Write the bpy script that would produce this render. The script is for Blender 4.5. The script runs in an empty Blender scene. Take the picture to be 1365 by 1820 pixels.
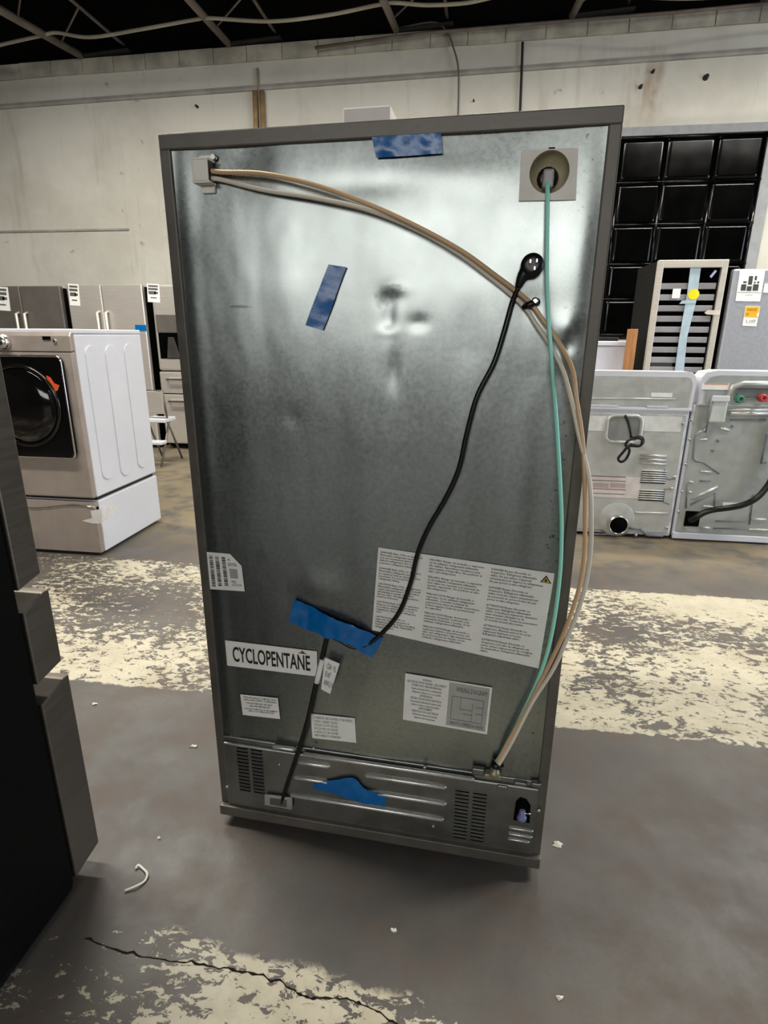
import bpy, bmesh, math, random
from mathutils import Vector, Matrix, noise
from math import sin, cos, pi

scene = bpy.context.scene
COL = scene.collection
random.seed(7)

# ------------------------------------------------------------------ camera
cam_data = bpy.data.cameras.new('camera')
cam = bpy.data.objects.new('camera', cam_data)
COL.objects.link(cam)
right, up, fwd = [Vector(v) for v in [[0.98975, 0.142653, 0.006763], [-0.048694, 0.292571, 0.955003], [-0.134256, 0.945543, -0.296518]]]
cam.matrix_world = Matrix(((right.x, up.x, -fwd.x, 0.0), (right.y, up.y, -fwd.y, 0.0),
                           (right.z, up.z, -fwd.z, 1.3779), (0, 0, 0, 1)))
cam_data.sensor_fit = 'HORIZONTAL'
cam_data.sensor_width = 36.0
cam_data.lens = 36.0 * 1012.52 / 1365.0
cam_data.clip_start = 0.02
cam_data.clip_end = 200
scene.camera = cam

# ------------------------------------------------------------------ world, daylight, exposure
world = bpy.data.worlds.new('world')
scene.world = world
world.use_nodes = True
world.node_tree.nodes['Background'].inputs[0].default_value = (0.75, 0.85, 1.0, 1)
world.node_tree.nodes['Background'].inputs[1].default_value = 0.6

vs = scene.view_settings
vs.view_transform = 'Standard'
vs.look = 'None'
vs.exposure = 0.0
vs.gamma = 1.0
vs.use_curve_mapping = False

def area_light(name, loc, aim, sx, sy, power, color):
    d = bpy.data.lights.new(name, 'AREA')
    d.shape = 'RECTANGLE'; d.size = sx; d.size_y = sy
    d.energy = power; d.color = color
    o = bpy.data.objects.new(name, d)
    COL.objects.link(o)
    o.location = loc
    o.rotation_euler = (Vector(aim)).to_track_quat('-Z', 'Y').to_euler()
    return o

# daylight through the row of windows behind the photographer and the open bay door on the right
area_light('window_daylight', (-2.1, -8.95, 3.1), (0, 1, -0.05), 6.6, 1.85, 280, (1.0, 0.985, 0.95))
area_light('bay_door_daylight', (8.9, 1.0, 1.9), (-1, 0.05, 0), 4.0, 3.6, 260, (0.76, 0.87, 1.0))

# ------------------------------------------------------------------ helpers
def lin(c):
    c /= 255.0
    return c / 12.92 if c <= 0.04045 else ((c + 0.055) / 1.055) ** 2.4
def rgb(r, g, b):
    return (lin(r), lin(g), lin(b), 1.0)

class Nodes:
    def __init__(self, mat):
        self.t = mat.node_tree; self.n = self.t.nodes; self.l = self.t.links
    def new(self, kind, **kw):
        nd = self.n.new(kind)
        for k, v in kw.items(): setattr(nd, k, v)
        return nd
    def put(self, sock, v):
        if isinstance(v, bpy.types.NodeSocket): self.l.new(v, sock)
        else: sock.default_value = v
    def math(self, op, a, b=0.0, c=None, clamp=False):
        nd = self.new('ShaderNodeMath', operation=op, use_clamp=clamp)
        self.put(nd.inputs[0], a); self.put(nd.inputs[1], b)
        if c is not None: self.put(nd.inputs[2], c)
        return nd.outputs[0]
    def ramp(self, v, lo, hi, a=0.0, b=1.0, smooth=True):
        nd = self.new('ShaderNodeMapRange', interpolation_type='SMOOTHSTEP' if smooth else 'LINEAR')
        self.put(nd.inputs['Value'], v); self.put(nd.inputs['From Min'], lo); self.put(nd.inputs['From Max'], hi)
        self.put(nd.inputs['To Min'], a); self.put(nd.inputs['To Max'], b)
        return nd.outputs[0]
    def mix(self, f, a, b):
        nd = self.new('ShaderNodeMix', data_type='RGBA')
        self.put(nd.inputs[0], f); self.put(nd.inputs[6], a); self.put(nd.inputs[7], b)
        return nd.outputs[2]
    def coord(self, kind='Object', scale=(1, 1, 1), loc=(0, 0, 0)):
        tc = self.new('ShaderNodeTexCoord'); mp = self.new('ShaderNodeMapping')
        mp.inputs['Scale'].default_value = scale; mp.inputs['Location'].default_value = loc
        self.l.new(tc.outputs[kind], mp.inputs[0])
        return mp.outputs[0]
    def noise(self, vec, scale, detail=4.0, rough=0.55, dist=0.0):
        nd = self.new('ShaderNodeTexNoise')
        self.put(nd.inputs['Vector'], vec)
        nd.inputs['Scale'].default_value = scale; nd.inputs['Detail'].default_value = detail
        nd.inputs['Roughness'].default_value = rough; nd.inputs['Distortion'].default_value = dist
        return nd.outputs['Fac']
    def bump(self, h, strength, dist=0.01):
        nd = self.new('ShaderNodeBump')
        nd.inputs['Strength'].default_value = strength; nd.inputs['Distance'].default_value = dist
        self.put(nd.inputs['Height'], h)
        return nd.outputs[0]

def material(name):
    m = bpy.data.materials.new(name)
    m.use_nodes = True
    return m, Nodes(m), m.node_tree.nodes['Principled BSDF']

MATS = {}
def simple(name, col, rough=0.5, metal=0.0, vary=0.10, scale=12.0, bump=0.0, stretch=(1, 1, 1), coat=0.0, spec=None):
    """procedural paint, plastic or metal: base colour with soft blotches, roughness variation and fine relief"""
    if name in MATS: return MATS[name]
    m, N, b = material(name)
    v = N.coord('Object', stretch)
    n = N.noise(v, scale)
    dark = tuple(c * (1 - vary) for c in col[:3]) + (1,)
    lite = tuple(min(1, c * (1 + vary)) for c in col[:3]) + (1,)
    N.put(b.inputs['Base Color'], N.mix(N.ramp(n, 0.3, 0.7), dark, lite))
    N.put(b.inputs['Roughness'], N.ramp(n, 0.25, 0.75, rough * 0.88, min(1, rough * 1.12)))
    b.inputs['Metallic'].default_value = metal
    if coat: b.inputs['Coat Weight'].default_value = coat
    if spec is not None: b.inputs['Specular IOR Level'].default_value = spec
    if bump: N.put(b.inputs['Normal'], N.bump(N.noise(v, scale * 6), bump, 0.004))
    MATS[name] = m
    return m

# ---- mesh building
def BM(): return bmesh.new()

def box(bm, x0, x1, y0, y1, z0, z1, bevel=0.0, seg=2):
    vs_ = [bm.verts.new((x, y, z)) for x in (x0, x1) for y in (y0, y1) for z in (z0, z1)]
    F_ = [(0, 1, 3, 2), (4, 6, 7, 5), (0, 4, 5, 1), (2, 3, 7, 6), (0, 2, 6, 4), (1, 5, 7, 3)]
    fs = [bm.faces.new([vs_[i] for i in f]) for f in F_]
    if bevel:
        es = list({e for f in fs for e in f.edges})
        bmesh.ops.bevel(bm, geom=es, offset=bevel, segments=seg, profile=0.5, affect='EDGES')
    return bm

def prism(bm, pts, vec, bevel=0.0):
    """closed polygon pts (3D) extruded by vec"""
    vec = Vector(vec)
    a = [bm.verts.new(p) for p in pts]
    b = [bm.verts.new(Vector(p) + vec) for p in pts]
    n = len(pts)
    fs = [bm.faces.new(a), bm.faces.new(list(reversed(b)))]
    for i in range(n):
        j = (i + 1) % n
        fs.append(bm.faces.new((a[j], a[i], b[i], b[j])))
    if bevel:
        es = list(fs[0].edges) + list(fs[1].edges)
        bmesh.ops.bevel(bm, geom=es, offset=bevel, segments=2, profile=0.5, affect='EDGES')
    return bm

def spline(pts, n=8):
    P = [Vector(p) for p in pts]
    P = [P[0] * 2 - P[1]] + P + [P[-1] * 2 - P[-2]]
    out = []
    for i in range(1, len(P) - 2):
        p0, p1, p2, p3 = P[i - 1:i + 3]
        for k in range(n):
            t = k / n
            out.append(0.5 * ((2 * p1) + (p2 - p0) * t + (2 * p0 - 5 * p1 + 4 * p2 - p3) * t * t + (3 * p1 - p0 - 3 * p2 + p3) * t ** 3))
    out.append(P[-2])
    return out

def tube(bm, path, r, seg=8, closed=False, flat=1.0):
    path = [Vector(p) for p in path]
    n = len(path)
    rings = []
    prev = None
    for i, p in enumerate(path):
        if closed: t = path[(i + 1) % n] - path[i - 1]
        else: t = path[min(i + 1, n - 1)] - path[max(i - 1, 0)]
        t.normalize()
        if prev is None:
            ref = Vector((0, 0, 1)) if abs(t.z) < 0.9 else Vector((0, 1, 0))
            a = t.cross(ref).normalized()
        else:
            a = (prev - t * prev.dot(t)).normalized()
        prev = a
        b = t.cross(a)
        rr = r[i] if isinstance(r, (list, tuple)) else r
        rings.append([bm.verts.new(p + (a * cos(2 * pi * k / seg) + b * sin(2 * pi * k / seg) * flat) * rr) for k in range(seg)])
    m = n if closed else n - 1
    for i in range(m):
        A, B = rings[i], rings[(i + 1) % n]
        for k in range(seg):
            f = bm.faces.new((A[k], A[(k + 1) % seg], B[(k + 1) % seg], B[k])); f.smooth = True
    if not closed:
        bm.faces.new(list(reversed(rings[0]))); bm.faces.new(rings[-1])
    return bm

def lathe(bm, prof, origin, axis, seg=24):
    """prof: list of (radius, distance along axis)"""
    o = Vector(origin); ax = Vector(axis).normalized()
    ref = Vector((0, 0, 1)) if abs(ax.z) < 0.9 else Vector((1, 0, 0))
    a = ax.cross(ref).normalized(); b = ax.cross(a)
    rings = []
    for r, d in prof:
        rings.append([bm.verts.new(o + ax * d + (a * cos(2 * pi * k / seg) + b * sin(2 * pi * k / seg)) * max(r, 1e-5)) for k in range(seg)])
    for A, B in zip(rings, rings[1:]):
        for k in range(seg):
            f = bm.faces.new((A[k], A[(k + 1) % seg], B[(k + 1) % seg], B[k])); f.smooth = True
    bm.faces.new(list(reversed(rings[0]))); bm.faces.new(rings[-1])
    return bm

def sheet(bm, c, nx=10, ny=6, wrinkle=0.0, freq=25.0, seed=0.0, out=(0, -1, 0), thick=0.0004, ragged=0.0, curl=None):
    """thin sheet through corners TL, TR, BR, BL with crinkles along out"""
    TL, TR, BR, BL = [Vector(v) for v in c]
    out = Vector(out)
    lay = []
    for s in (1, 0):
        g = []
        for j in range(ny + 1):
            row = []
            for i in range(nx + 1):
                u, v = i / nx, j / ny
                uu = u
                if ragged and i in (0, nx):
                    uu = u + ragged * noise.noise(Vector((v * 9 + seed, i, seed)))
                p = (TL * (1 - uu) + TR * uu) * (1 - v) + (BL * (1 - uu) + BR * uu) * v
                h = wrinkle * (noise.noise(Vector((p.x * freq, p.z * freq * 1.4, p.y * freq + seed))) + 0.6) if wrinkle else 0
                if curl: h += curl(u, v)
                row.append(bm.verts.new(p + out * (h + s * thick)))
            g.append(row)
        lay.append(g)
    for s, g in zip((1, 0), lay):
        for j in range(ny):
            for i in range(nx):
                q = (g[j][i], g[j + 1][i], g[j + 1][i + 1], g[j][i + 1])
                f = bm.faces.new(q if s else tuple(reversed(q))); f.smooth = True
    def side(a0, a1, b0, b1): bm.faces.new((a0, a1, b1, b0))
    A, B = lay
    for i in range(nx):
        side(A[0][i], A[0][i + 1], B[0][i], B[0][i + 1]); side(A[ny][i + 1], A[ny][i], B[ny][i + 1], B[ny][i])
    for j in range(ny):
        side(A[j + 1][0], A[j][0], B[j + 1][0], B[j][0]); side(A[j][nx], A[j + 1][nx], B[j][nx], B[j + 1][nx])
    return bm

def roundrect(cx, cz, w, h, r, k=5):
    pts = []
    for qx, qz, a0 in ((1, 1, 0), (-1, 1, pi / 2), (-1, -1, pi), (1, -1, 3 * pi / 2)):
        for i in range(k + 1):
            a = a0 + pi / 2 * i / k
            pts.append((cx + qx * (w / 2 - r) + r * cos(a), cz + qz * (h / 2 - r) + r * sin(a)))
    return pts

def parent_loc(p):
    if p is not None and p.get('_world'):
        while p.parent is not None: p = p.parent
        return p.location.copy()
    return Vector((0, 0, 0))

def obj(name, bm, mat, parent=None, kind=None, smooth=None, label=None):
    me = bpy.data.meshes.new(name)
    if parent is not None and parent.get('_world'):
        bmesh.ops.translate(bm, verts=bm.verts, vec=-parent_loc(parent))
    bmesh.ops.recalc_face_normals(bm, faces=bm.faces)
    bm.to_mesh(me); bm.free()
    if smooth: me.shade_smooth()
    me.materials.append(mat)
    o = bpy.data.objects.new(name, me)
    COL.objects.link(o)
    if parent is not None:
        o.parent = parent
        if parent.get('_world'): o['_world'] = 1
    if kind: o['kind'] = kind
    if label: o['label'] = label
    return o

def thing(name, label, cat, loc=(0, 0, 0), rotz=0.0, group=None, world=True):
    """an Empty at the base of a thing; with world=True its parts are modelled in world coordinates"""
    o = bpy.data.objects.new(name, None)
    COL.objects.link(o)
    o.empty_display_size = 0.1
    o.location = loc; o.rotation_euler = (0, 0, rotz)
    o['label'] = label; o['category'] = cat
    if group: o['group'] = group
    if world: o['_world'] = 1
    return o

def tag(o, label, cat, group=None):
    o['label'] = label; o['category'] = cat
    if group: o['group'] = group
    return o

def struct(name, bm, mat, parent=None, label=None):
    o = obj(name, bm, mat, parent)
    if parent is None: o['kind'] = 'structure'
    if label: o['label'] = label
    return o

def copies(proto, locs, parent):
    """repeat a part with shared mesh data at offsets from the first"""
    for l in locs:
        c = proto.copy(); COL.objects.link(c)
        c.parent = parent; c.location = l

def text_part(name, body, box4, mat, parent, lift=0.0006, align='LEFT', res=1, fit='both', bold=0.0):
    """lettering as flat print just proud of a label; box4 = TL, TR, BL corners of the text block"""
    cu = bpy.data.curves.new(name, 'FONT')
    cu.body = body; cu.align_x = align; cu.resolution_u = res; cu.size = 1.0
    cu.space_line = 1.05; cu.offset = bold
    tmp = bpy.data.objects.new('tmp', cu)
    COL.objects.link(tmp)
    dg = bpy.context.evaluated_depsgraph_get()
    me = bpy.data.meshes.new_from_object(tmp.evaluated_get(dg))
    bpy.data.objects.remove(tmp); bpy.data.curves.remove(cu)
    xs = [v.co.x for v in me.vertices]; ys = [v.co.y for v in me.vertices]
    x0, x1, y0, y1 = min(xs), max(xs), min(ys), max(ys)
    TL, TR, BL = [Vector(p) for p in box4]
    ex = TR - TL; ey = BL - TL
    nrm = ex.cross(ey).normalized() * -1
    off = -parent_loc(parent)
    sx = 1 / (x1 - x0); sy = 1 / (y1 - y0)
    if fit == 'height':
        sx = ey.length / ex.length / (y1 - y0)
    for v in me.vertices:
        a = (v.co.x - x0) * sx; b = (y1 - v.co.y) * sy
        v.co = TL + ex * a + ey * b + nrm * lift + off
    me.materials.append(mat)
    o = bpy.data.objects.new(name, me)
    COL.objects.link(o); o.parent = parent
    return o


# ------------------------------------------------------------------ setting materials
def floor_material():
    m, N, b = material('concrete_floor_paint')
    v = N.coord('Object')
    sep = N.new('ShaderNodeSeparateXYZ'); N.l.new(v, sep.inputs[0])
    X, Yc = sep.outputs[0], sep.outputs[1]
    big = N.noise(v, 1.1, 5, 0.6)
    mid = N.noise(v, 5.0, 6, 0.65)
    fine = N.noise(v, 60.0, 4, 0.6)
    c1 = N.mix(N.ramp(big, 0.35, 0.65), rgb(78, 75, 72), rgb(102, 98, 92))
    c2 = N.mix(N.ramp(mid, 0.42, 0.70, 0, 0.65), c1, rgb(98, 82, 71))
    conc = N.mix(N.ramp(fine, 0.4, 0.7, 0, 0.25), c2, rgb(78, 75, 73))
    far = N.ramp(Yc, 3.2, 3.9, 0, 0.55)
    conc = N.mix(N.math('MULTIPLY', far, N.ramp(mid, 0.3, 0.6)), conc, rgb(146, 132, 100))
    # worn cream paint: two lanes across the floor, flaked
    st = N.coord('Object', (0.75, 1.25, 1.0))
    flake = N.math('ADD', N.noise(st, 24.0, 7, 0.70, 0.6), N.math('MULTIPLY', N.math('SUBTRACT', N.noise(st, 75.0, 4, 0.6, 0.4), 0.5), 0.32))
    patch = N.noise(N.coord('Object', (0.8, 1.0, 1.0), (3.1, 0.7, 0)), 1.7, 3, 0.55)
    edge = N.math('MULTIPLY', N.math('SUBTRACT', N.noise(v, 9.0, 6, 0.7), 0.5), 0.09)
    ye = N.math('ADD', Yc, edge)
    lane1 = N.math('MULTIPLY', N.ramp(ye, 1.845, 1.855), N.ramp(ye, 3.125, 3.115))
    nearline = N.math('ADD', N.math('MULTIPLY', X, -0.11), 0.862)
    lane2 = N.math('MULTIPLY', N.ramp(N.math('SUBTRACT', ye, nearline), 0.012, -0.012), N.ramp(Yc, 0.38, 0.42))
    wear = N.math('ADD', N.math('MULTIPLY', N.math('SUBTRACT', patch, 0.5), 0.75), flake)
    side = N.ramp(X, -2.6, 1.4, -0.06, 0.045, False)
    paint1 = N.math('MULTIPLY', N.ramp(N.math('ADD', wear, side), 0.485, 0.515), lane1)
    side2 = N.ramp(N.math('SUBTRACT', nearline, Yc), 0.0, 0.20, -0.075, 0.07, False)
    side2 = N.math('ADD', side2, N.ramp(X, -0.02, 0.12, 0.0, -0.09, False))
    side2 = N.math('ADD', side2, N.ramp(X, -0.80, -0.62, -0.08, 0.0, False))
    paint2 = N.math('MULTIPLY', N.ramp(N.math('ADD', wear, side2), 0.49, 0.515), lane2)
    paint = N.math('MAXIMUM', paint1, paint2)
    pc = N.mix(N.ramp(mid, 0.35, 0.7), rgb(200, 193, 171), rgb(178, 170, 147))
    pc = N.mix(N.ramp(fine, 0.5, 0.75, 0, 0.3), pc, rgb(150, 142, 118))
    N.put(b.inputs['Base Color'], N.mix(paint, conc, pc))
    N.put(b.inputs['Roughness'], N.math('SUBTRACT', N.ramp(mid, 0.3, 0.7, 0.42, 0.62), N.math('MULTIPLY', paint, 0.06)))
    h = N.math('ADD', N.math('MULTIPLY', paint, 0.5), N.math('MULTIPLY', fine, 0.25))
    N.put(b.inputs['Normal'], N.bump(h, 0.35, 0.004))
    return m

def wall_material():
    m, N, b = material('whitewashed_masonry')
    v = N.coord('Object')
    big = N.noise(v, 0.9, 5, 0.6)
    streak = N.noise(N.coord('Object', (3.0, 1.0, 0.35)), 2.2, 5, 0.6)
    fine = N.noise(v, 35, 5, 0.6)
    spot = N.noise(v, 6.5, 3, 0.5)
    c = N.mix(N.ramp(big, 0.35, 0.7), rgb(212, 209, 198), rgb(192, 188, 176))
    c = N.mix(N.ramp(streak, 0.56, 0.8, 0, 0.4), c, rgb(150, 140, 124))
    c = N.mix(N.ramp(spot, 0.70, 0.76, 0, 0.5), c, rgb(120, 112, 100))
    # rusty run below two old wall anchors
    sep = N.new('ShaderNodeSeparateXYZ'); N.l.new(v, sep.inputs[0])
    dx = N.math('ABSOLUTE', N.math('SUBTRACT', sep.outputs[0], N.math('ADD', 1.78, N.math('MULTIPLY', N.math('SUBTRACT', spot, 0.5), 0.5))))
    dz = N.math('ABSOLUTE', N.math('SUBTRACT', sep.outputs[2], 3.95))
    rust = N.math('MULTIPLY', N.ramp(dx, 0.22, 0.02), N.ramp(dz, 0.5, 0.05))
    c = N.mix(N.math('MULTIPLY', N.math('MULTIPLY', rust, N.ramp(streak, 0.35, 0.6)), 0.6), c, rgb(134, 104, 72))
    N.put(b.inputs['Base Color'], c)
    b.inputs['Roughness'].default_value = 0.75
    N.put(b.inputs['Normal'], N.bump(N.math('ADD', N.math('MULTIPLY', spot, 0.6), N.math('MULTIPLY', fine, 0.4)), 0.35, 0.012))
    return m

M_floor = floor_material()
M_wall = wall_material()
M_block = simple('whitewashed_block', rgb(180, 175, 160), 0.8, 0, 0.22, 5, 0.3)
M_trim = simple('sooty_plaster', rgb(160, 157, 149), 0.8, 0, 0.2, 3, 0.2)
M_rear = simple('grey_painted_wall', rgb(58, 58, 58), 0.8, 0, 0.15, 2, 0.1)
M_deck = simple('dark_roof_deck', rgb(14, 12, 10), 0.9, 0, 0.3, 3, 0.1, spec=0.05)
M_steel_paint = simple('dusty_joist_paint', rgb(112, 102, 92), 0.65, 0.0, 0.25, 6, 0.1)
M_black_steel = simple('dark_anchor_steel', rgb(30, 27, 25), 0.7, 0.0, 0.2, 6)
M_cable = simple('pale_cable', rgb(165, 158, 140), 0.6, 0, 0.15, 4)
M_wire = simple('grey_wire', rgb(95, 92, 86), 0.6)
M_crack = simple('crack_dark', rgb(38, 30, 25), 0.95, vary=0.4, scale=60, spec=0.1)
M_white = simple('white_enamel', rgb(216, 218, 226), 0.32, 0, 0.03, 4)
M_glossblack = simple('black_painted_glass', rgb(4, 4, 4), 0.12, 0, 0.2, 4, 0.0, spec=0.3)
M_paper = simple('white_paper', rgb(238, 238, 232), 0.7, 0, 0.04, 20)
M_ink = simple('black_ink', rgb(22, 22, 22), 0.6)
M_grey_ink = simple('grey_ink', rgb(92, 92, 90), 0.6)
M_blackplastic = simple('black_plastic', rgb(10, 10, 10), 0.35, 0, 0.2)
M_darkvoid = simple('dark_interior', rgb(6, 6, 6), 0.9, spec=0.05)
M_steel = simple('brushed_stainless', rgb(172, 166, 158), 0.30, 1.0, 0.06, 5, 0.02, (1, 1, 30))
M_brightsteel = simple('bright_steel', rgb(215, 212, 206), 0.25, 1.0, 0.05, 5)
M_galv = simple('galvanised_sheet', rgb(196, 198, 196), 0.38, 0.85, 0.10, 30, 0.04)
M_tape = simple('blue_packing_tape', rgb(6, 100, 168), 0.26, 0, 0.08, 30, 0.05)

# ------------------------------------------------------------------ room shell
WY = 7.5
bm = BM(); box(bm, -9.0, 9.0, -9.0, 7.7, -0.12, 0.0)
floor = struct('floor', bm, M_floor)

# crack along the near paint line
def crack(pts):
    bm = BM()
    P = spline([(p[0], p[1], 0.0) for p in pts], 10)
    L, Rr = [], []
    for i, p in enumerate(P):
        w = 0.0008 + 0.0060 * abs(noise.noise(Vector((i * 0.53, 0, 3))))
        j = 0.008 * noise.noise(Vector((i * 0.45, 5, 0))) + 0.004 * noise.noise(Vector((i * 1.7, 9, 0)))
        L.append(bm.verts.new((p.x, p.y + w + j, 0.0007))); Rr.append(bm.verts.new((p.x, p.y - w + j, 0.0007)))
    for i in range(len(P) - 1):
        bm.faces.new((L[i], Rr[i], Rr[i + 1], L[i + 1]))
    return bm
struct('crack', crack([(-0.8390, 0.8840, 0.0000), (-0.7070, 0.8680, 0.0000), (-0.5750, 0.8680, 0.0000), (-0.4740, 0.8700, 0.0000), (-0.3590, 0.8630, 0.0000), (-0.2820, 0.8400, 0.0000), (-0.2020, 0.8490, 0.0000), (-0.1330, 0.8370, 0.0000), (-0.0630, 0.8110, 0.0000)]), M_crack, floor)

def wall_line(z0, slope=0.0128): return lambda x: z0 + slope * (x + 5.85)
top = wall_line(4.49)
bm = BM()
prism(bm, [(-9, WY, 0), (9, WY, 0), (9, WY, top(9)), (-9, WY, top(-9))], (0, 0.2, 0))
wall_back = struct('wall_back', bm, M_wall)
bm = BM(); box(bm, -9.2, -9.0, -9, 7.7, 0, 5.2); struct('wall_left', bm, M_rear)
bm = BM()   # right wall with the open bay door
box(bm, 9.0, 9.2, -9, -1.2, 0, 5.2); box(bm, 9.0, 9.2, 3.2, 7.7, 0, 5.2); box(bm, 9.0, 9.2, -1.2, 3.2, 3.8, 5.2)
struct('wall_right', bm, M_rear)
bm = BM()   # rear wall with the window row
box(bm, -9, 9, -9.2, -9.0, 0, 2.1); box(bm, -9, 9, -9.2, -9.0, 4.1, 5.2)
box(bm, -9, -5.5, -9.2, -9.0, 2.1, 4.1); box(bm, 1.3, 9, -9.2, -9.0, 2.1, 4.1)
struct('wall_front', bm, M_rear)
bm = BM(); box(bm, -9.2, 9.2, -9.2, 7.9, 5.2, 5.3); struct('ceiling', bm, M_deck)
bm = BM(); prism(bm, [(-9, WY + 0.08, top(-9)), (9, WY + 0.08, top(9)), (9, WY + 0.08, 5.2), (-9, WY + 0.08, 5.2)], (0, 0.1, 0))
struct('trim_1', bm, M_deck)

# top course of blocks, slightly proud and uneven, then the sooty belt course below it
led = wall_line(4.325)
x = -7.6
k = 0
while x < 4.6:
    w = 0.40 + 0.03 * random.random()
    x1 = x + w - 0.005
    bm = BM()
    y0 = WY - 0.032 - 0.006 * random.random()
    e = 0.006 * random.random()
    prism(bm, [(x, y0, led(x) + e), (x1, y0, led(x1) + e), (x1, y0, top(x1) - 0.012 + e), (x, y0, top(x) - 0.012 + e)], (0, 0.06, 0), 0.006)
    obj('block', bm, M_block, wall_back)
    x += w; k += 1
belt = wall_line(4.055, 0.0165)
bm = BM()
prof = [(0.0, 0.035), (0.014, 0.030), (0.026, 0.0), (0.022, -0.022), (0.0, -0.026)]
A = [bm.verts.new((-9, WY - d, belt(-9) + h)) for d, h in prof]; B = [bm.verts.new((5, WY - d, belt(5) + h)) for d, h in prof]
for i in range(len(prof) - 1): bm.faces.new((A[i], A[i + 1], B[i + 1], B[i]))
bm.faces.new(list(reversed(A))); bm.faces.new(B)
struct('trim_2', bm, M_trim)
bm = BM(); box(bm, -8.9, -4.39, WY - 0.016, WY, 2.637, 2.662, 0.004); struct('trim_3', bm, M_trim)

# roof joists that land on the wall
def joist(x0, x1, dz, label):
    zt = top(x0)
    t = thing('roof_joist', label, 'joist', (x0, WY - 0.06, zt), group='steel roof joists above the wall')
    y1 = 3.2
    bm = BM(); d = Vector((x1, 6.3, zt + dz)) - Vector((x0, WY - 0.06, zt + 0.005))
    a = Vector((x0, WY - 0.06, zt + 0.01)); b_ = a + d * 3.2
    tube(bm, [a, b_], 0.040, 6); obj('bottom_chord', bm, M_steel_paint, t)
    xs = x0 + 0.55
    bm = BM(); a2 = Vector((xs, WY - 0.05, zt + 0.09)); b2 = Vector((xs - 0.10, 3.4, zt + 0.20))
    tube(bm, [a2, b2], 0.018, 6); obj('top_chord', bm, M_steel_paint, t)
    for i in range(5):
        f0, f1 = 0.10 + i * 0.18, 0.19 + i * 0.18
        bm = BM(); tube(bm, [a.lerp(b_, f0), a2.lerp(b2, f1)], 0.010, 5); obj('web_bar', bm, M_steel_paint, t)
    bm = BM(); prism(bm, [(x0 - 0.03, WY - 0.10, zt - 0.008), (x0 + 0.62, WY - 0.10, zt + 0.022), (x0 + 0.62, WY - 0.10, zt + 0.037), (x0 - 0.03, WY - 0.10, zt + 0.007)], (0, 0.10, 0))
    obj('bearing_plate', bm, M_black_steel, t)
joist(-4.718, -4.718, -0.10, 'leftmost sloping grey steel roof joist at the wall top')
joist(-2.884, -2.884, -0.035, 'grey steel roof joist above the left half of the refrigerator')
joist(-0.961, -0.961, -0.20, 'grey steel roof joist above the middle of the refrigerator')
joist(0.898, 0.898, -0.22, 'grey steel roof joist above the right corner of the refrigerator')
joist(2.75, 2.80, -0.2, 'rightmost roof joist above the black window')

def cable(name, pts, r, mat, label, cat, n=8):
    bm = BM(); tube(bm, spline(pts, n), r, 6)
    return tag(obj(name, bm, mat), label, cat)
cable('ceiling_cable', [(-8.9, 6.8, 4.42), (-6.7730, 6.8000, 4.5160), (-5.5390, 6.8000, 4.3380), (-5.2520, 6.8000, 4.3860), (-4.7670, 6.8000, 4.4420), (-4.5630, 6.8000, 4.4610), (-4.1780, 6.8000, 4.4010), (-3.5920, 6.8000, 4.4390), (-2.9910, 6.8000, 4.4890), (-2.8250, 6.8000, 4.4940), (-2.1760, 6.8000, 4.4300), (-1.5870, 6.8000, 4.4480), (-1.1000, 6.8000, 4.4990), (-0.9030, 6.8000, 4.5110), (-0.5690, 6.8000, 4.4730), (-0.1860, 6.8000, 4.4690), (0.1870, 6.8000, 4.5040), (0.9200, 6.8000, 4.4780), (1.9850, 6.8000, 4.3800), (3.1530, 6.8000, 4.4590), (8.9, 6.8, 4.6)], 0.017, M_cable, 'pale cable sagging between the dark roof joists', 'cable')
cable('wall_wire', [(-0.9850, 7.4400, 4.5680), (-0.5570, 7.4400, 4.6060), (-0.4020, 7.4400, 4.5070), (-0.3300, 7.4400, 4.3660), (-0.2730, 7.4400, 4.1930), (-0.2550, 7.4400, 3.9190), (-0.2510, 7.4400, 3.4290)], 0.010, M_wire, 'thin grey wire hanging down the white wall above the refrigerator', 'wire')
cable('wall_rod', [(0.4060, 7.4600, 4.3870), (0.4160, 7.4600, 4.1060), (0.4380, 7.4600, 3.4120)], 0.014, M_black_steel, 'thin dark rod fixed upright on the white wall', 'rod')
M_rustpipe = simple('rusty_pipe', rgb(150, 122, 84), 0.7, 0, 0.25, 15, 0.2)
t = thing('wall_conduit', 'pair of rusty brown conduit pipes on the white wall', 'pipe', (-2.57, 7.46, 3.3))
for xx in (-2.607, -2.52):
    bm = BM(); tube(bm, [(xx, 7.462, 4.07), (xx - 0.02, 7.462, 3.3)], 0.030, 10); obj('pipe', bm, M_rustpipe, t)
bm = BM(); tube(bm, [(-2.565, 7.475, 4.30), (-2.565, 7.475, 3.3)], 0.012, 6); obj('wire', bm, M_cable, t)
bm = BM(); tube(bm, [(-1.8530, 7.3600, 4.4110), (-0.6090, 7.3600, 4.4840), (0.7950, 7.3600, 4.5070), (1.8990, 7.3600, 4.5210), (2.8420, 7.3600, 4.5450)], 0.016, 6)
tag(obj('wall_pipe', bm, M_steel_paint), 'thin grey pipe running along the top of the wall', 'pipe')
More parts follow.
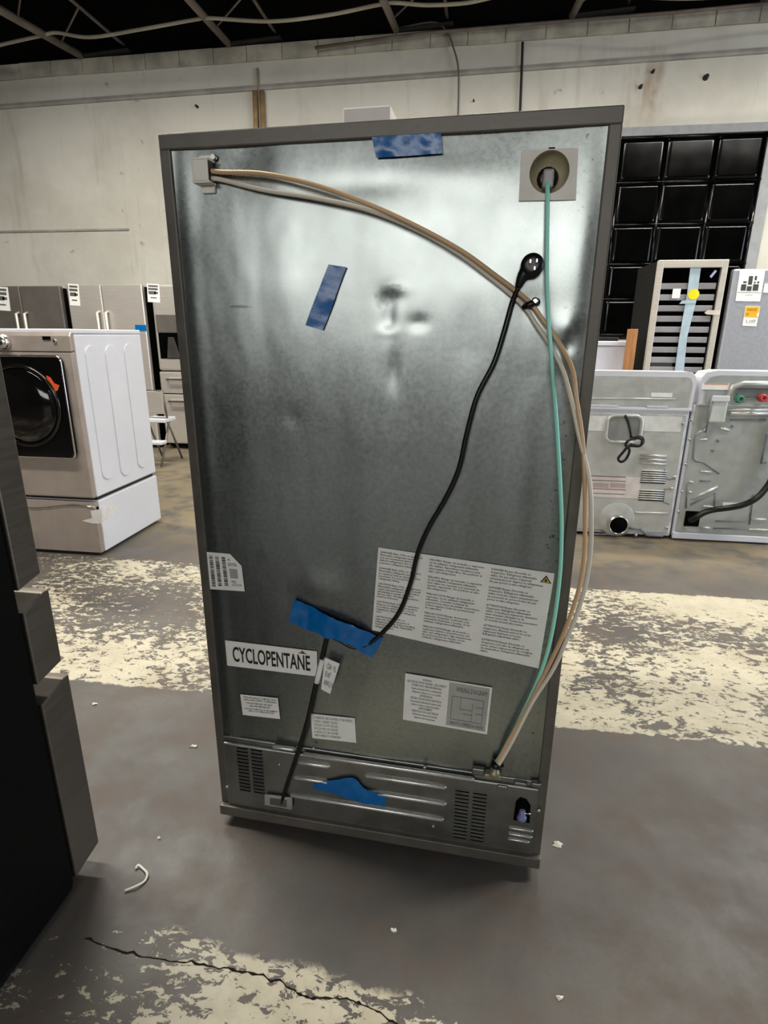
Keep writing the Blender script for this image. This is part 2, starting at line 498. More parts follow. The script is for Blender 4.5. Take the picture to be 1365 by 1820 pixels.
for (c, w, h, lab) in (((-3.3400, 7.5000, 3.9550), .03, .06, 'small dark anchor stub on the wall left of the conduit'), ((2.3250, 7.5000, 3.9920), .05, .06, 'dark anchor stub on the wall above the black window'),
                  ((1.7850, 7.5000, 4.0680), .03, .09, 'upper rusty anchor stub beside the stain'), ((1.6780, 7.5000, 3.9350), .035, .06, 'lower rusty anchor stub beside the stain'), ((-0.0860, 7.5000, 3.8790), .018, .08, 'small dark anchor stub between wire and rod')):
    bm = BM(); lathe(bm, [(w * .6, 0.03), (w * .6, 0), (w * .4, -0.03), (w * .4, -0.05), (0.004, -0.055)], (c[0], WY, c[2]), (0, 1, 0), 8)
    tag(obj('wall_anchor', bm, M_black_steel), lab, 'anchor')

# ------------------------------------------------------------------ black painted steel window
win = bpy.data.objects.new('window_1', None); COL.objects.link(win); win['kind'] = 'structure'; win['_world'] = 1
win.location = (2.2, WY, 1.2)
cols = [1.06, 1.555, 2.02, 2.54, 3.02]
rows = [3.455, 3.02, 2.595, 2.18, 1.80, 1.40]
M_reveal = simple('grey_window_reveal', rgb(150, 152, 154), 0.7)
bm = BM()
box(bm, 0.98, 3.10, WY - 0.02, WY + 0.01, 3.475, 3.56, 0.004)
obj('head_trim', bm, M_reveal, win)
bm = BM(); box(bm, 3.04, 3.16, WY - 0.02, WY + 0.01, 1.30, 3.475, 0.004); obj('side_trim', bm, M_reveal, win)
bm = BM(); box(bm, 1.02, 3.045, WY - 0.012, WY - 0.002, 1.35, 3.475); obj('backing', bm, M_blackplastic, win)
for xx in cols:
    bm = BM(); tube(bm, [(xx, WY - 0.020, 1.37), (xx, WY - 0.020, 3.47)], 0.016, 8); obj('muntin', bm, M_glossblack, win)
for zz in rows:
    bm = BM(); tube(bm, [(1.03, WY - 0.020, zz), (3.04, WY - 0.020, zz)], 0.016, 8); obj('muntin', bm, M_glossblack, win)
for i in range(4):
    for j in range(5):
        x0, x1, z1, z0 = cols[i] + 0.012, cols[i + 1] - 0.012, rows[j] - 0.012, rows[j + 1] + 0.012
        bm = BM(); n = 20
        g = [[bm.verts.new((x0 + (x1 - x0) * a / n, 0, z0 + (z1 - z0) * b / n)) for a in range(n + 1)] for b in range(n + 1)]
        for b in range(n + 1):
            for a in range(n + 1):
                u, w = a / n, b / n
                e = min(u, 1 - u, w, 1 - w) * 2
                puff = 1 - (1 - min(1, e * 9.0)) ** 3
                g[b][a].co.y = WY - 0.012 - 0.020 * puff - 0.0012 * noise.noise(Vector((u * 2 + i * 7, w * 2 + j * 5, 1)))
        for b in range(n):
            for a in range(n):
                f = bm.faces.new((g[b][a], g[b][a + 1], g[b + 1][a + 1], g[b + 1][a])); f.smooth = True
        obj('pane', bm, M_glossblack, win)

# ------------------------------------------------------------------ lamps overhead (out of the frame)
M_tube_lit = bpy.data.materials.new('lit_tube'); M_tube_lit.use_nodes = True
_b = M_tube_lit.node_tree.nodes['Principled BSDF']; _b.inputs['Emission Color'].default_value = (1, 0.97, 0.9, 1); _b.inputs['Emission Strength'].default_value = 6
def strip_light(x, y, power, label, rot=0.0, z=4.25, length=2.4):
    t = thing('strip_light', label, 'lamp', (x, y, z), rot, 'fluorescent strip lights under the roof', world=False)
    bm = BM(); prism(bm, [(-length / 2, -0.09, 0.03), (-length / 2, 0.09, 0.03), (-length / 2, 0.04, 0.10), (-length / 2, -0.04, 0.10)], (length, 0, 0)); obj('housing', bm, M_white, t)
    for s in (-0.045, 0.045):
        bm = BM(); tube(bm, [(-length / 2 + .03, s, 0.008), (length / 2 - .03, s, 0.008)], 0.013, 8); obj('tube', bm, M_tube_lit, t)
    for s in (-1, 1):
        bm = BM(); tube(bm, [(s * length * .4, 0, 0.09), (s * length * .4, 0, 5.2 - z)], 0.006, 5); obj('hanger', bm, M_wire, t)
    l = area_light('strip_lamp_light', (0, 0, -0.015), (0, 0, -1), length, 0.22, power, (1.0, 0.95, 0.86))
    l.parent = t
strip_light(-3.6, 4.6, 170, 'strip light hanging over the left row of appliances')
strip_light(0.2, 5.1, 90, 'strip light hanging over the lane behind the refrigerator')
strip_light(3.6, 5.0, 150, 'strip light hanging over the laundry machines')
strip_light(-2.3, 1.75, 160, 'strip light hanging over the two refrigerators')
strip_light(3.9, 2.9, 190, 'strip light hanging over the right end of the painted lane', z=4.98)
strip_light(1.5, -4.5, 32, 'strip light hanging behind the photographer')

# ------------------------------------------------------------------ the refrigerator seen from behind
FW, FH = 0.910, 1.7706
fr = thing('refrigerator', 'large stainless refrigerator seen from its bare galvanised metal back', 'refrigerator', (-0.2023, 1.2523, 0), -0.05224, world=False)
M_frame = simple('dark_grey_cabinet_paint', rgb(98, 94, 87), 0.42, 0.3, 0.12, 14, 0.05)
def panel_material():
    m, N, b = material('galvanised_back_panel')
    v = N.coord('Object')
    sp = N.noise(v, 90, 4, 0.7); big = N.noise(v, 2.3, 4, 0.6); mid = N.noise(N.coord('Object', (2.2, 1, 1.0)), 9, 5, 0.65)
    c = N.mix(N.ramp(sp, 0.3, 0.7), rgb(137, 143, 141), rgb(150, 155, 152))
    c = N.mix(N.ramp(mid, 0.5, 0.8, 0, 0.25), c, rgb(122, 126, 124))
    sep = N.new('ShaderNodeSeparateXYZ'); N.l.new(v, sep.inputs[0])
    # black scuff around the dents and specks along the right edge
    def spot(cx, cz, rx, rz, soft):
        dx = N.math('DIVIDE', N.math('SUBTRACT', sep.outputs[0], cx), rx); dz = N.math('DIVIDE', N.math('SUBTRACT', sep.outputs[2], cz), rz)
        d = N.math('SQRT', N.math('ADD', N.math('MULTIPLY', dx, dx), N.math('MULTIPLY', dz, dz)))
        d = N.math('ADD', d, N.math('MULTIPLY', N.math('SUBTRACT', N.noise(v, 60, 4, 0.6), 0.5), 1.3))
        return N.ramp(d, 1.0, 1.0 - soft)
    A = (0.0209, -0.0000, 1.4535); B = (0.0421, -0.0000, 1.4708)
    s1 = N.math('MAXIMUM', spot(A[0], A[2], 0.026, 0.028, 0.8), N.math('MULTIPLY', spot(B[0], B[2], 0.03, 0.010, 0.6), 0.8))
    c = N.mix(N.math('MULTIPLY', s1, 0.6), c, rgb(46, 45, 42))
    E_ = N.math('MULTIPLY', N.ramp(N.math('ABSOLUTE', N.math('SUBTRACT', sep.outputs[0], 0.405)), 0.03, 0.0), N.ramp(N.noise(v, 75, 3), 0.62, 0.68))
    c = N.mix(N.math('MULTIPLY', E_, 0.8), c, rgb(70, 70, 66))
    L = (-0.2997, -0.0000, 1.4354)
    c = N.mix(N.math('MULTIPLY', spot(L[0], L[2], 0.035, 0.004, 0.5), 0.5), c, rgb(60, 62, 62))
    N.put(b.inputs['Base Color'], c)
    b.inputs['Metallic'].default_value = 0.96
    N.put(b.inputs['Roughness'], N.math('ADD', N.ramp(big, 0.3, 0.7, 0.26, 0.33), N.ramp(sp, 0.3, 0.7, -0.015, 0.02)))
    return m
M_panel = panel_material()

# cabinet shell, flange around the panel, doors on the far side
bm = BM(); box(bm, -FW / 2, FW / 2, 0.05, 0.70, 0.03, FH, 0.004); obj('cabinet', bm, M_frame, fr)
bm = BM()
box(bm, -FW / 2, FW / 2, -0.006, 0.055, FH - 0.030, FH, 0.003)
box(bm, -FW / 2, -FW / 2 + 0.024, -0.006, 0.055, 0.03, FH - 0.028, 0.003)
box(bm, FW / 2 - 0.024, FW / 2, -0.006, 0.055, 0.03, FH - 0.028, 0.003)
obj('back_frame', bm, M_frame, fr)
for (x0, x1, z0, z1, nm) in ((-0.453, -0.002, 0.74, 1.76, 'door'), (0.002, 0.453, 0.74, 1.76, 'door'), (-0.453, 0.453, 0.08, 0.73, 'freezer_drawer')):
    bm = BM(); box(bm, x0, x1, 0.705, 0.785, z0, z1, 0.012, 3); d = obj(nm, bm, M_steel, fr)
    bm = BM()
    if nm == 'door':
        hx = -0.05 if x1 < 0.2 else 0.05
        tube(bm, [(hx, 0.785, 0.85), (hx, 0.83, 0.87), (hx, 0.83, 1.52), (hx, 0.785, 1.54)], 0.011, 8)
    else:
        tube(bm, [(-0.36, 0.785, 0.64), (-0.34, 0.83, 0.64), (0.34, 0.83, 0.64), (0.36, 0.785, 0.64)], 0.011, 8)
    obj('handle', bm, M_brightsteel, d)
for x in (-0.40, 0.40):
    bm = BM(); box(bm, x - 0.05, x + 0.05, 0.60, 0.76, FH, FH + 0.018, 0.004); obj('hinge_cover', bm, M_blackplastic, fr)
    for y in (0.10, 0.62):
        bm = BM(); lathe(bm, [(0.020, -0.012), (0.024, -0.008), (0.024, 0.008), (0.020, 0.012)], (x, y, 0.024), (1, 0, 0), 16); obj('roller', bm, M_blackplastic, fr)

# dented back panel with a round port
HC = (0.3343, -0.0000, 1.6695)
HR = 0.036
dents = [  # u, z, radius u, radius z, height (outwards positive)
    ((0.0304, -0.0000, 1.4535), 0.022, 0.022, -0.0022), ((0.0480, -0.0000, 1.4675), 0.020, 0.010, 0.0016), ((0.0308, -0.0000, 1.4114), 0.016, 0.030, -0.0028), ((0.0953, -0.0000, 1.4026), 0.020, 0.014, -0.0018), ((0.0441, -0.0000, 1.3037), 0.014, 0.040, -0.0022),
    ((0.0311, -0.0000, 1.3844), 0.022, 0.010, 0.0008), ((-0.1340, -0.0000, 0.7776), 0.05, 0.04, 0.0034), ((0.3906, -0.0000, 1.3917), 0.020, 0.030, 0.0030), ((0.3987, -0.0000, 1.3649), 0.012, 0.022, -0.0026), ((0.3855, -0.0000, 1.3320), 0.018, 0.020, 0.0018),
    ((-0.1892, -0.0000, 1.1996), 0.020, 0.025, -0.0012), ((0.1924, -0.0000, 1.4612), 0.03, 0.05, 0.0012), ((0.1217, -0.0000, 1.5303), 0.05, 0.05, -0.0014), ((0.3268, -0.0000, 1.4394), 0.03, 0.03, -0.0012), ((0.1496, -0.0000, 1.6740), 0.10, 0.03, 0.0012),
    ((-0.0284, -0.0000, 1.6613), 0.12, 0.02, -0.0010), ((-0.2623, -0.0000, 1.7307), 0.05, 0.05, -0.0024), ((-0.0790, -0.0000, 0.5941), 0.05, 0.03, 0.0018),
]
def relief(u, z):
    h = 0.0
    h += 0.0020 * noise.noise(Vector((u * 5.5 + 3, 0, z * 1.3)))                # long vertical buckles
    h += 0.0008 * noise.noise(Vector((u * 13 + 1, 7, z * 2.6)))
    h += 0.00022 * noise.noise(Vector((u * 34, 2, z * 16)))
    h += 0.0030 * math.exp(-((u - 0.40) / 0.030) ** 2) * (0.6 + 0.5 * noise.noise(Vector((3, 1, z * 5))))   # roll beside the right flange
    h += 0.0022 * math.exp(-((u + 0.41) / 0.022) ** 2) * (0.7 + 0.4 * noise.noise(Vector((8, 1, z * 4))))
    if z > 1.55: h -= 0.0035 * ((z - 1.55) / 0.2) ** 2                           # sheet falls back under the top flange
    h += 0.0030 * math.exp(-((u - 0.005) / 0.07) ** 2) * max(0, min(1, (1.45 - z) / 0.3)) + 0.0022 * math.exp(-((u - 0.20) / 0.035) ** 2) * max(0, min(1, (1.35 - z) / 0.2)) + 0.0022 * math.exp(-((u - 0.33) / 0.03) ** 2) * max(0, min(1, (1.3 - z) / 0.2))
    for (c, ru, rz, a) in dents:
        q = ((u - c[0]) / ru) ** 2 + ((z - c[2]) / rz) ** 2
        if q < 9: h += 1.05 * a * math.exp(-q)
    e = max(0, abs(u) - 0.405) / 0.03
    return h * max(0.0, 1 - e * e) 
bm = BM()
NX, NZ = 150, 250
U0, U1, Z0, Z1 = -0.434, 0.434, 0.10, FH - 0.026
g = []
for j in range(NZ + 1):
    row = []
    for i in range(NX + 1):
        u = U0 + (U1 - U0) * i / NX; z = Z0 + (Z1 - Z0) * j / NZ
        row.append(bm.verts.new((u, -relief(u, z), z)))
    g.append(row)
for j in range(NZ):
    for i in range(NX):
        q = (g[j][i], g[j][i + 1], g[j + 1][i + 1], g[j + 1][i])
        cu = sum(v.co.x for v in q) / 4 - HC[0]; cz = sum(v.co.z for v in q) / 4 - HC[2]
        if cu * cu + cz * cz < (HR * 1.1) ** 2: continue
        f = bm.faces.new(q); f.smooth = True
obj('back_panel', bm, M_panel, fr, smooth=True)

# port: foam square with a round recess, black grommet, connector
M_foam = simple('off_white_foam', rgb(240, 236, 226), 0.75, 0, 0.06, 20, 0.15)
M_cup = simple('yellowed_foam_recess', rgb(190, 180, 150), 0.8, 0, 0.15, 20, 0.2)
sq = [Vector(p) for p in ((0.2812, -0.0000, 1.7078), (0.3818, -0.0000, 1.7068), (0.3865, -0.0000, 1.6217), (0.2824, -0.0000, 1.6232))]
bm = BM(); n = 32
def sq_pt(a):
    d = Vector((cos(a), 0, sin(a))); best = None
    for i in range(4):
        p, q = sq[i], sq[(i + 1) % 4]; c0 = Vector(HC)
        e = q - p; w = p - c0
        den = d.x * e.z - d.z * e.x
        if abs(den) < 1e-9: continue
        tt = (w.x * e.z - w.z * e.x) / den; ss = (w.x * d.z - w.z * d.x) / den
        if tt > 0 and -0.001 <= ss <= 1.001 and (best is None or tt < best): best = tt
    return c0 + d * best
angs = sorted([2 * pi * k / n for k in range(n)] + [math.atan2(p.z - HC[2], p.x - HC[0]) % (2 * pi) for p in sq])
O = [sq_pt(a) for a in angs]
rings = [[bm.verts.new(p + Vector((0, 0.002, 0))) for p in O], [bm.verts.new(p + Vector((0, -0.005, 0))) for p in O],
         [bm.verts.new((HC[0] + HR * cos(a), -0.005, HC[2] + HR * sin(a))) for a in angs], [bm.verts.new((HC[0] + HR * cos(a), 0.010, HC[2] + HR * sin(a))) for a in angs]]
for A_, B_ in zip(rings, rings[1:]):
    for k in range(len(angs)): bm.faces.new((A_[k], A_[(k + 1) % len(angs)], B_[(k + 1) % len(angs)], B_[k]))
port = obj('port_plate', bm, M_foam, fr)
bm = BM(); rr = []
for r, d in ((HR, -0.004), (HR * 0.98, 0.012), (HR * 0.7, 0.030), (HR * 0.35, 0.040)):
    rr.append([bm.verts.new((HC[0] + r * cos(2 * pi * k / 28), d, HC[2] + r * sin(2 * pi * k / 28))) for k in range(28)])
for A_, B_ in zip(rr, rr[1:]):
    for k in range(28): f = bm.faces.new((A_[k], A_[(k + 1) % 28], B_[(k + 1) % 28], B_[k])); f.smooth = True
bm.faces.new(rr[-1]); obj('recess', bm, M_cup, port)
bm = BM(); GC = (0.3337, 0.0300, 1.6662)
lathe(bm, [(0.020, 0.0), (0.020, -0.008), (0.012, -0.010)], (GC[0], 0.034, GC[2]), (0, 1, 0), 14); obj('grommet', bm, M_blackplastic, port)
M_grey = simple('grey_plastic', rgb(170, 172, 168), 0.4)
bm = BM(); box(bm, GC[0] - 0.010, GC[0] + 0.010, -0.004, 0.03, GC[2] - 0.022, GC[2] + 0.010, 0.004); obj('connector', bm, M_grey, port)

# tube guide bracket near the top left
BR_ = [(-0.3718, -0.0000, 1.7255), (-0.3359, -0.0000, 1.6621)]
bu0, bu1, bz1, bz0 = BR_[0][0], BR_[1][0], BR_[0][2], BR_[1][2]
bm = BM()
box(bm, bu0, bu1 - 0.002, -0.030, -0.026, bz0 + 0.012, bz1 - 0.010, 0.001)
box(bm, bu0, bu1, -0.030, 0.0, bz1 - 0.012, bz1 - 0.008); box(bm, bu0, bu1, -0.030, 0.0, bz0 + 0.010, bz0 + 0.014)
box(bm, bu0, bu0 + 0.003, -0.030, 0.0, bz0 + 0.012, bz1 - 0.010)
box(bm, bu0 + 0.004, bu1 - 0.002, -0.006, 0.002, bz0 - 0.004, bz0 + 0.010, 0.002); box(bm, bu0 + 0.004, bu1 - 0.002, -0.006, 0.002, bz1 - 0.010, bz1 + 0.002, 0.002)
brk = obj('tube_bracket', bm, M_foam, fr)
bm = BM(); lathe(bm, [(0.005, -0.009), (0.006, -0.007), (0.006, 0.0)], (bu1 + 0.001, 0, bz1 - 0.002), (0, 1, 0), 12); obj('screw', bm, M_brightsteel, brk)
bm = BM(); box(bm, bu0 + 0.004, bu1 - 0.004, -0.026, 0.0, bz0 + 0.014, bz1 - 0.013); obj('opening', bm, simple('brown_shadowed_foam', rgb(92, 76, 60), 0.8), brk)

# plastic tubing, power cord
def plastic_tube(name, col, rough=0.28, alpha_trans=0.35):
    m, N, b = material(name)
    b.inputs['Base Color'].default_value = col; b.inputs['Roughness'].default_value = rough
    b.inputs['Subsurface Weight'].default_value = alpha_trans; b.inputs['Subsurface Radius'].default_value = (0.01, 0.008, 0.006)
    N.put(b.inputs['Base Color'], N.mix(N.noise(N.coord('Object'), 5), col, tuple(min(1, c * 1.15) for c in col[:3]) + (1,)))
    return m
M_orange = plastic_tube('amber_plastic_tube', rgb(208, 176, 136)); M_clear = plastic_tube('milky_plastic_tube', rgb(222, 214, 198)); M_teal = plastic_tube('teal_plastic_tube', rgb(160, 232, 214))
def run(name, pts, r, mat, parent=fr, seg=10, n=10):
    bm = BM(); tube(bm, spline(pts, n), r, seg); return obj(name, bm, mat, parent)
amber = [(-0.3361, -0.0160, 1.6956), (-0.3097, -0.0200, 1.6916), (-0.2148, -0.0340, 1.6815), (-0.1078, -0.0440, 1.6555), (-0.0055, -0.0500, 1.6197), (0.0933, -0.0480, 1.5774), (0.1803, -0.0380, 1.5337), (0.2467, -0.0260, 1.4908), (0.3115, -0.0140, 1.4460), (0.3457, -0.0180, 1.4072), (0.3785, -0.0300, 1.3651), (0.4060, -0.0450, 1.3181), (0.4172, -0.0580, 1.2656), (0.4352, -0.0720, 1.1878), (0.4460, -0.0850, 1.1097), (0.4550, -0.0900, 1.0298), (0.4621, -0.0880, 0.9446), (0.4602, -0.0800, 0.8647), (0.4443, -0.0650, 0.7616), (0.4191, -0.0480, 0.6559), (0.3802, -0.0300, 0.5207), (0.3428, -0.0240, 0.4108), (0.3248, -0.0220, 0.3501)]
milky = [(-0.3393, -0.0120, 1.6834), (-0.3137, -0.0140, 1.6789), (-0.2221, -0.0200, 1.6559), (-0.1141, -0.0260, 1.6369), (-0.0097, -0.0320, 1.6125), (0.0914, -0.0340, 1.5738), (0.1743, -0.0280, 1.5300), (0.2382, -0.0180, 1.4865), (0.3025, -0.0120, 1.4378), (0.3326, -0.0140, 1.3998), (0.3623, -0.0240, 1.3606), (0.3891, -0.0360, 1.3152), (0.4076, -0.0500, 1.2645), (0.4302, -0.0700, 1.1873), (0.4540, -0.0880, 1.1108), (0.4644, -0.1000, 1.0395), (0.4713, -0.1000, 0.9562), (0.4689, -0.0920, 0.8646), (0.4535, -0.0750, 0.7653), (0.4306, -0.0560, 0.6580), (0.3929, -0.0400, 0.5516), (0.3554, -0.0280, 0.4244), (0.3279, -0.0240, 0.3455)]
teal = [(0.3327, 0.0040, 1.6565), (0.3329, -0.0080, 1.6445), (0.3349, -0.0140, 1.6169), (0.3396, -0.0180, 1.5489), (0.3454, -0.0240, 1.4788), (0.3542, -0.0340, 1.4068), (0.3677, -0.0400, 1.3226), (0.3861, -0.0440, 1.2131), (0.4034, -0.0460, 1.0979), (0.4161, -0.0460, 1.0009), (0.4237, -0.0440, 0.8980), (0.4237, -0.0400, 0.7878), (0.4167, -0.0360, 0.6923), (0.4004, -0.0320, 0.6057), (0.3703, -0.0260, 0.4955), (0.3395, -0.0200, 0.3986), (0.3196, -0.0180, 0.3423)]
run('amber_tube', amber, 0.0046, M_orange); run('milky_tube', milky, 0.0046, M_clear); run('teal_tube', teal, 0.0042, M_teal)
# clip holding the tubes
ca, cb = Vector((0.3072, -0.0120, 1.4336)), Vector((0.3323, -0.0120, 1.4429))
bm = BM(); ax = (cb - ca).normalized()
tube(bm, [ca, ca.lerp(cb, .35) + Vector((0, -0.012, 0)), ca.lerp(cb, .75) + Vector((0, -0.006, 0)), cb], 0.0068, 8); clip = obj('tube_clip', bm, M_blackplastic, fr)
SC = (0.3264, -0.0000, 1.4436)
bm = BM(); lathe(bm, [(0.007, 0.0), (0.007, 0.004), (0.004, 0.007)], (SC[0], -0.018, SC[2]), (0, -1, 0), 12); obj('screw', bm, M_brightsteel, clip)
cord = run('power_cord', [(0.2923, -0.0200, 1.4695), (0.2828, -0.0140, 1.4388), (0.2711, -0.0140, 1.3856), (0.2549, -0.0160, 1.3252), (0.2246, -0.0180, 1.2566), (0.2074, -0.0180, 1.1792), (0.1932, -0.0180, 1.0987), (0.1653, -0.0180, 1.0267), (0.1320, -0.0180, 0.9608), (0.1079, -0.0180, 0.8944), (0.0933, -0.0160, 0.8213), (0.0686, -0.0140, 0.7442), (0.0341, -0.0120, 0.6892), (-0.0103, -0.0100, 0.6422), (-0.0497, -0.0090, 0.6273), (-0.0908, -0.0080, 0.6442), (-0.1158, -0.0080, 0.6477), (-0.1297, -0.0100, 0.6019), (-0.1506, -0.0140, 0.5104), (-0.1774, -0.0200, 0.3894), (-0.2124, -0.0240, 0.2687), (-0.2438, -0.0260, 0.1699), (-0.2648, -0.0200, 0.0933)], 0.0056, M_blackplastic)
PC = (0.3158, -0.0000, 1.5078)
bm = BM(); lathe(bm, [(0.012, 0.004), (0.020, 0.007), (0.022, 0.014), (0.022, 0.026), (0.019, 0.032), (0.010, 0.033)], (PC[0], 0, PC[2]), (0, -1, 0), 24); plug = obj('plug', bm, M_blackplastic, cord)
bm = BM(); tube(bm, spline([(0.3071, -0.0180, 1.5000), (0.2985, -0.0200, 1.4867), (0.2923, -0.0200, 1.4695)], 6), [0.015 - 0.0085 * k / 12 for k in range(13)], 10); obj('strain_relief', bm, M_blackplastic, cord)
for p in ((0.3111, -0.0000, 1.5129), (0.3228, -0.0000, 1.5138), (0.3196, -0.0000, 1.5006)):
    bm = BM(); box(bm, p[0] - 0.0012, p[0] + 0.0012, -0.044, -0.03, p[2] - 0.003, p[2] + 0.003); obj('prong', bm, M_brightsteel, cord)

# paper tag wrapped on the cord
def flat(name, pts, mat, parent, th=0.0006, push=0.0012):
    bm = BM(); prism(bm, [(p[0], p[1] - push, p[2]) for p in pts], (0, -th, 0)); return obj(name, bm, mat, parent)
ct = flat('cord_tag', [(-0.1211, -0.0190, 0.5953), (-0.0820, -0.0220, 0.5843), (-0.1080, -0.0260, 0.4940), (-0.1331, -0.0220, 0.5029)], M_paper, cord)
bm = BM(); tube(bm, spline([(-0.1313, -0.0110, 0.5843), (-0.1475, -0.0140, 0.5142)], 4), 0.0072, 10); obj('tag_sleeve', bm, M_paper, cord)
text_part('tag_print', 'CSA  UL\nE147\nAWG 18', ((-0.1147, -0.0215, 0.5830), (-0.0893, -0.0230, 0.5742), (-0.1257, -0.0250, 0.5194)), M_grey_ink, ct, 0.003)

# labels
def label(name, pts): return flat(name, pts, M_paper, fr, 0.0005, 0.0035)
def lerp2(q, u, v):
    TL, TR, BR2, BL = [Vector(p) for p in q]
    return tuple((TL * (1 - u) + TR * u) * (1 - v) + (BL * (1 - u) + BR2 * u) * v + Vector((0, -0.0042, 0)))
def block(lab, q, u0, v0, u1, v1, body, mat=None, name='lettering', **kw):
    return text_part(name, body, (lerp2(q, u0, v0), lerp2(q, u1, v0), lerp2(q, u0, v1)), mat or M_ink, lab, **kw)
def bar(lab, q, u0, v0, u1, v1, mat=None, name='printed_bar'):
    bm = BM(); prism(bm, [lerp2(q, u0, v0), lerp2(q, u1, v0), lerp2(q, u1, v1), lerp2(q, u0, v1)], (0, -0.0003, 0)); return obj(name, bm, mat or M_ink, lab)

Q = ((0.0124, -0.0000, 0.8982), (0.4178, -0.0000, 0.8683), (0.4035, -0.0000, 0.6217), (-0.0029, -0.0000, 0.6777))
wl = label('warning_label', Q)
EN = ('DANGER Risk of fire or explosion.\nFlammable refrigerant used. Do\nnot use mechanical devices to\ndefrost refrigerator. Do not\npuncture refrigerant tubing.\n\n'
      'DANGER Risk of fire or explosion.\nFlammable refrigerant used. To\nbe repaired only by trained service\npersonnel. Do not puncture\nrefrigerant tubing.\n\n'
      'CAUTION Risk of fire or explosion.\nFlammable refrigerant used. Consult\nrepair manual/owner\'s guide before\nattempting to install or service\nthis product. All safety precautions\nmust be followed.\n\n'
      'CAUTION Risk of fire or explosion.\nDispose of refrigerator properly in\naccordance with federal or local\nregulations. Flammable refrigerant\nused.\n\n'
      'CAUTION Risk of fire or\nexplosion due to puncture of\nrefrigerant tubing. Follow handling\ninstructions carefully. Flammable\nrefrigerant used.')
ES = ('PELIGRO Riesgo de incendio o explosión.\nSe ha utilizado refrigerante inflamable.\nNo utilizar dispositivos mecánicos para\ndescongelar el frigorífico. No perforar el\ntubo del refrigerante.\n\n'
      'PELIGRO Riesgo de incendio o explosión.\nSe ha utilizado refrigerante inflamable.\nSolo debe ser reparado por personal de\nservicio capacitado. No perforar el tubo\ndel refrigerante.\n\n'
      'PRECAUCIÓN Riesgo de incendio o\nexplosión. Se ha utilizado refrigerante\ninflamable. Consulte el manual de\nreparaciones antes de instalar el producto.\nDeben seguirse todas las precauciones\nde seguridad.\n\n'
      'PRECAUCIÓN Riesgo de incendio o\nexplosión. Desechar conforme a las\nnormativas federales o locales. Se ha\nutilizado refrigerante inflamable.\n\n'
      'PRECAUCIÓN Riesgo de incendio o\nexplosión debido a la perforación del\ntubo del refrigerante. Siga atentamente\nlas instrucciones de manejo. Se ha\nutilizado refrigerante inflamable.')
FRN = ('DANGER Risque d\'incendie ou\nd\'explosion. Réfrigérant inflammable\nutilisé. Ne pas utiliser d\'appareils\nmécaniques pour dégivrer le réfrigérateur.\nNe pas percer le tube réfrigérant.\n\n'
       'DANGER Risque d\'incendie ou\nd\'explosion. Réfrigérant inflammable\nutilisé. Doit être réparé uniquement par\nun personnel de service formé. Ne pas\npercer le tube réfrigérant.\n\n'
       'ATTENTION Risque d\'incendie ou\nd\'explosion. Réfrigérant inflammable\nutilisé. Consultez le manuel de réparation\navant d\'essayer d\'installer ou de\nréparer ce produit. Toutes les précautions\nde sécurité doivent être suivies.\n\n'
       'ATTENTION Risque d\'incendie ou\nd\'explosion. Éliminez selon la loi ou les\nrèglements fédéraux ou locaux.\nRéfrigérant inflammable utilisé.\n\n'
       'ATTENTION Risque d\'incendie ou\nd\'explosion si le tube du réfrigérant est\npercé. Suivez soigneusement les consignes\nde manipulation. Réfrigérant inflammable\nutilisé.')
block(wl, Q, 0.015, 0.035, 0.275, 0.955, EN, bold=.014); block(wl, Q, 0.305, 0.035, 0.625, 0.955, ES, bold=.014); block(wl, Q, 0.655, 0.035, 0.955, 0.955, FRN, bold=.014)
M_yellow = simple('warning_yellow', rgb(196, 176, 60), 0.5)
bm = BM(); prism(bm, [lerp2(Q, .958, .03), lerp2(Q, .992, .105), lerp2(Q, .930, .105)], (0, -0.0006, 0)); tri = obj('warning_triangle', bm, M_ink, wl)
bm = BM(); prism(bm, [lerp2(Q, .959, .048), lerp2(Q, .983, .098), lerp2(Q, .939, .098)], (0, -0.0010, 0)); obj('warning_yellow', bm, M_yellow, wl)
bm = BM(); prism(bm, [lerp2(Q, .960, .060), lerp2(Q, .966, .078), lerp2(Q, .963, .093), lerp2(Q, .955, .093), lerp2(Q, .953, .078)], (0, -0.0014, 0)); obj('flame_mark', bm, M_ink, wl)

Q = ((-0.4020, -0.0000, 0.6018), (-0.1479, -0.0000, 0.5997), (-0.1485, -0.0000, 0.5252), (-0.4017, -0.0000, 0.5253))
cl = label('cyclopentane_label', Q); cl['label'] = 'white label reading CYCLOPENTANE in black capitals'
block(cl, Q, 0.075, 0.20, 0.925, 0.80, 'CYCLOPENTANE', res=3, bold=0.018)
bm = BM(); prism(bm, [lerp2(Q, .845, .03), lerp2(Q, .895, .16), lerp2(Q, .80, .16)], (0, -0.0006, 0)); obj('warning_triangle', bm, simple('faded_brown', rgb(150, 128, 108), .6), cl)
bm = BM(); prism(bm, [lerp2(Q, .85, .06), lerp2(Q, .865, .14), lerp2(Q, .835, .14)], (0, -0.0012, 0)); obj('flame_mark', bm, M_ink, cl)

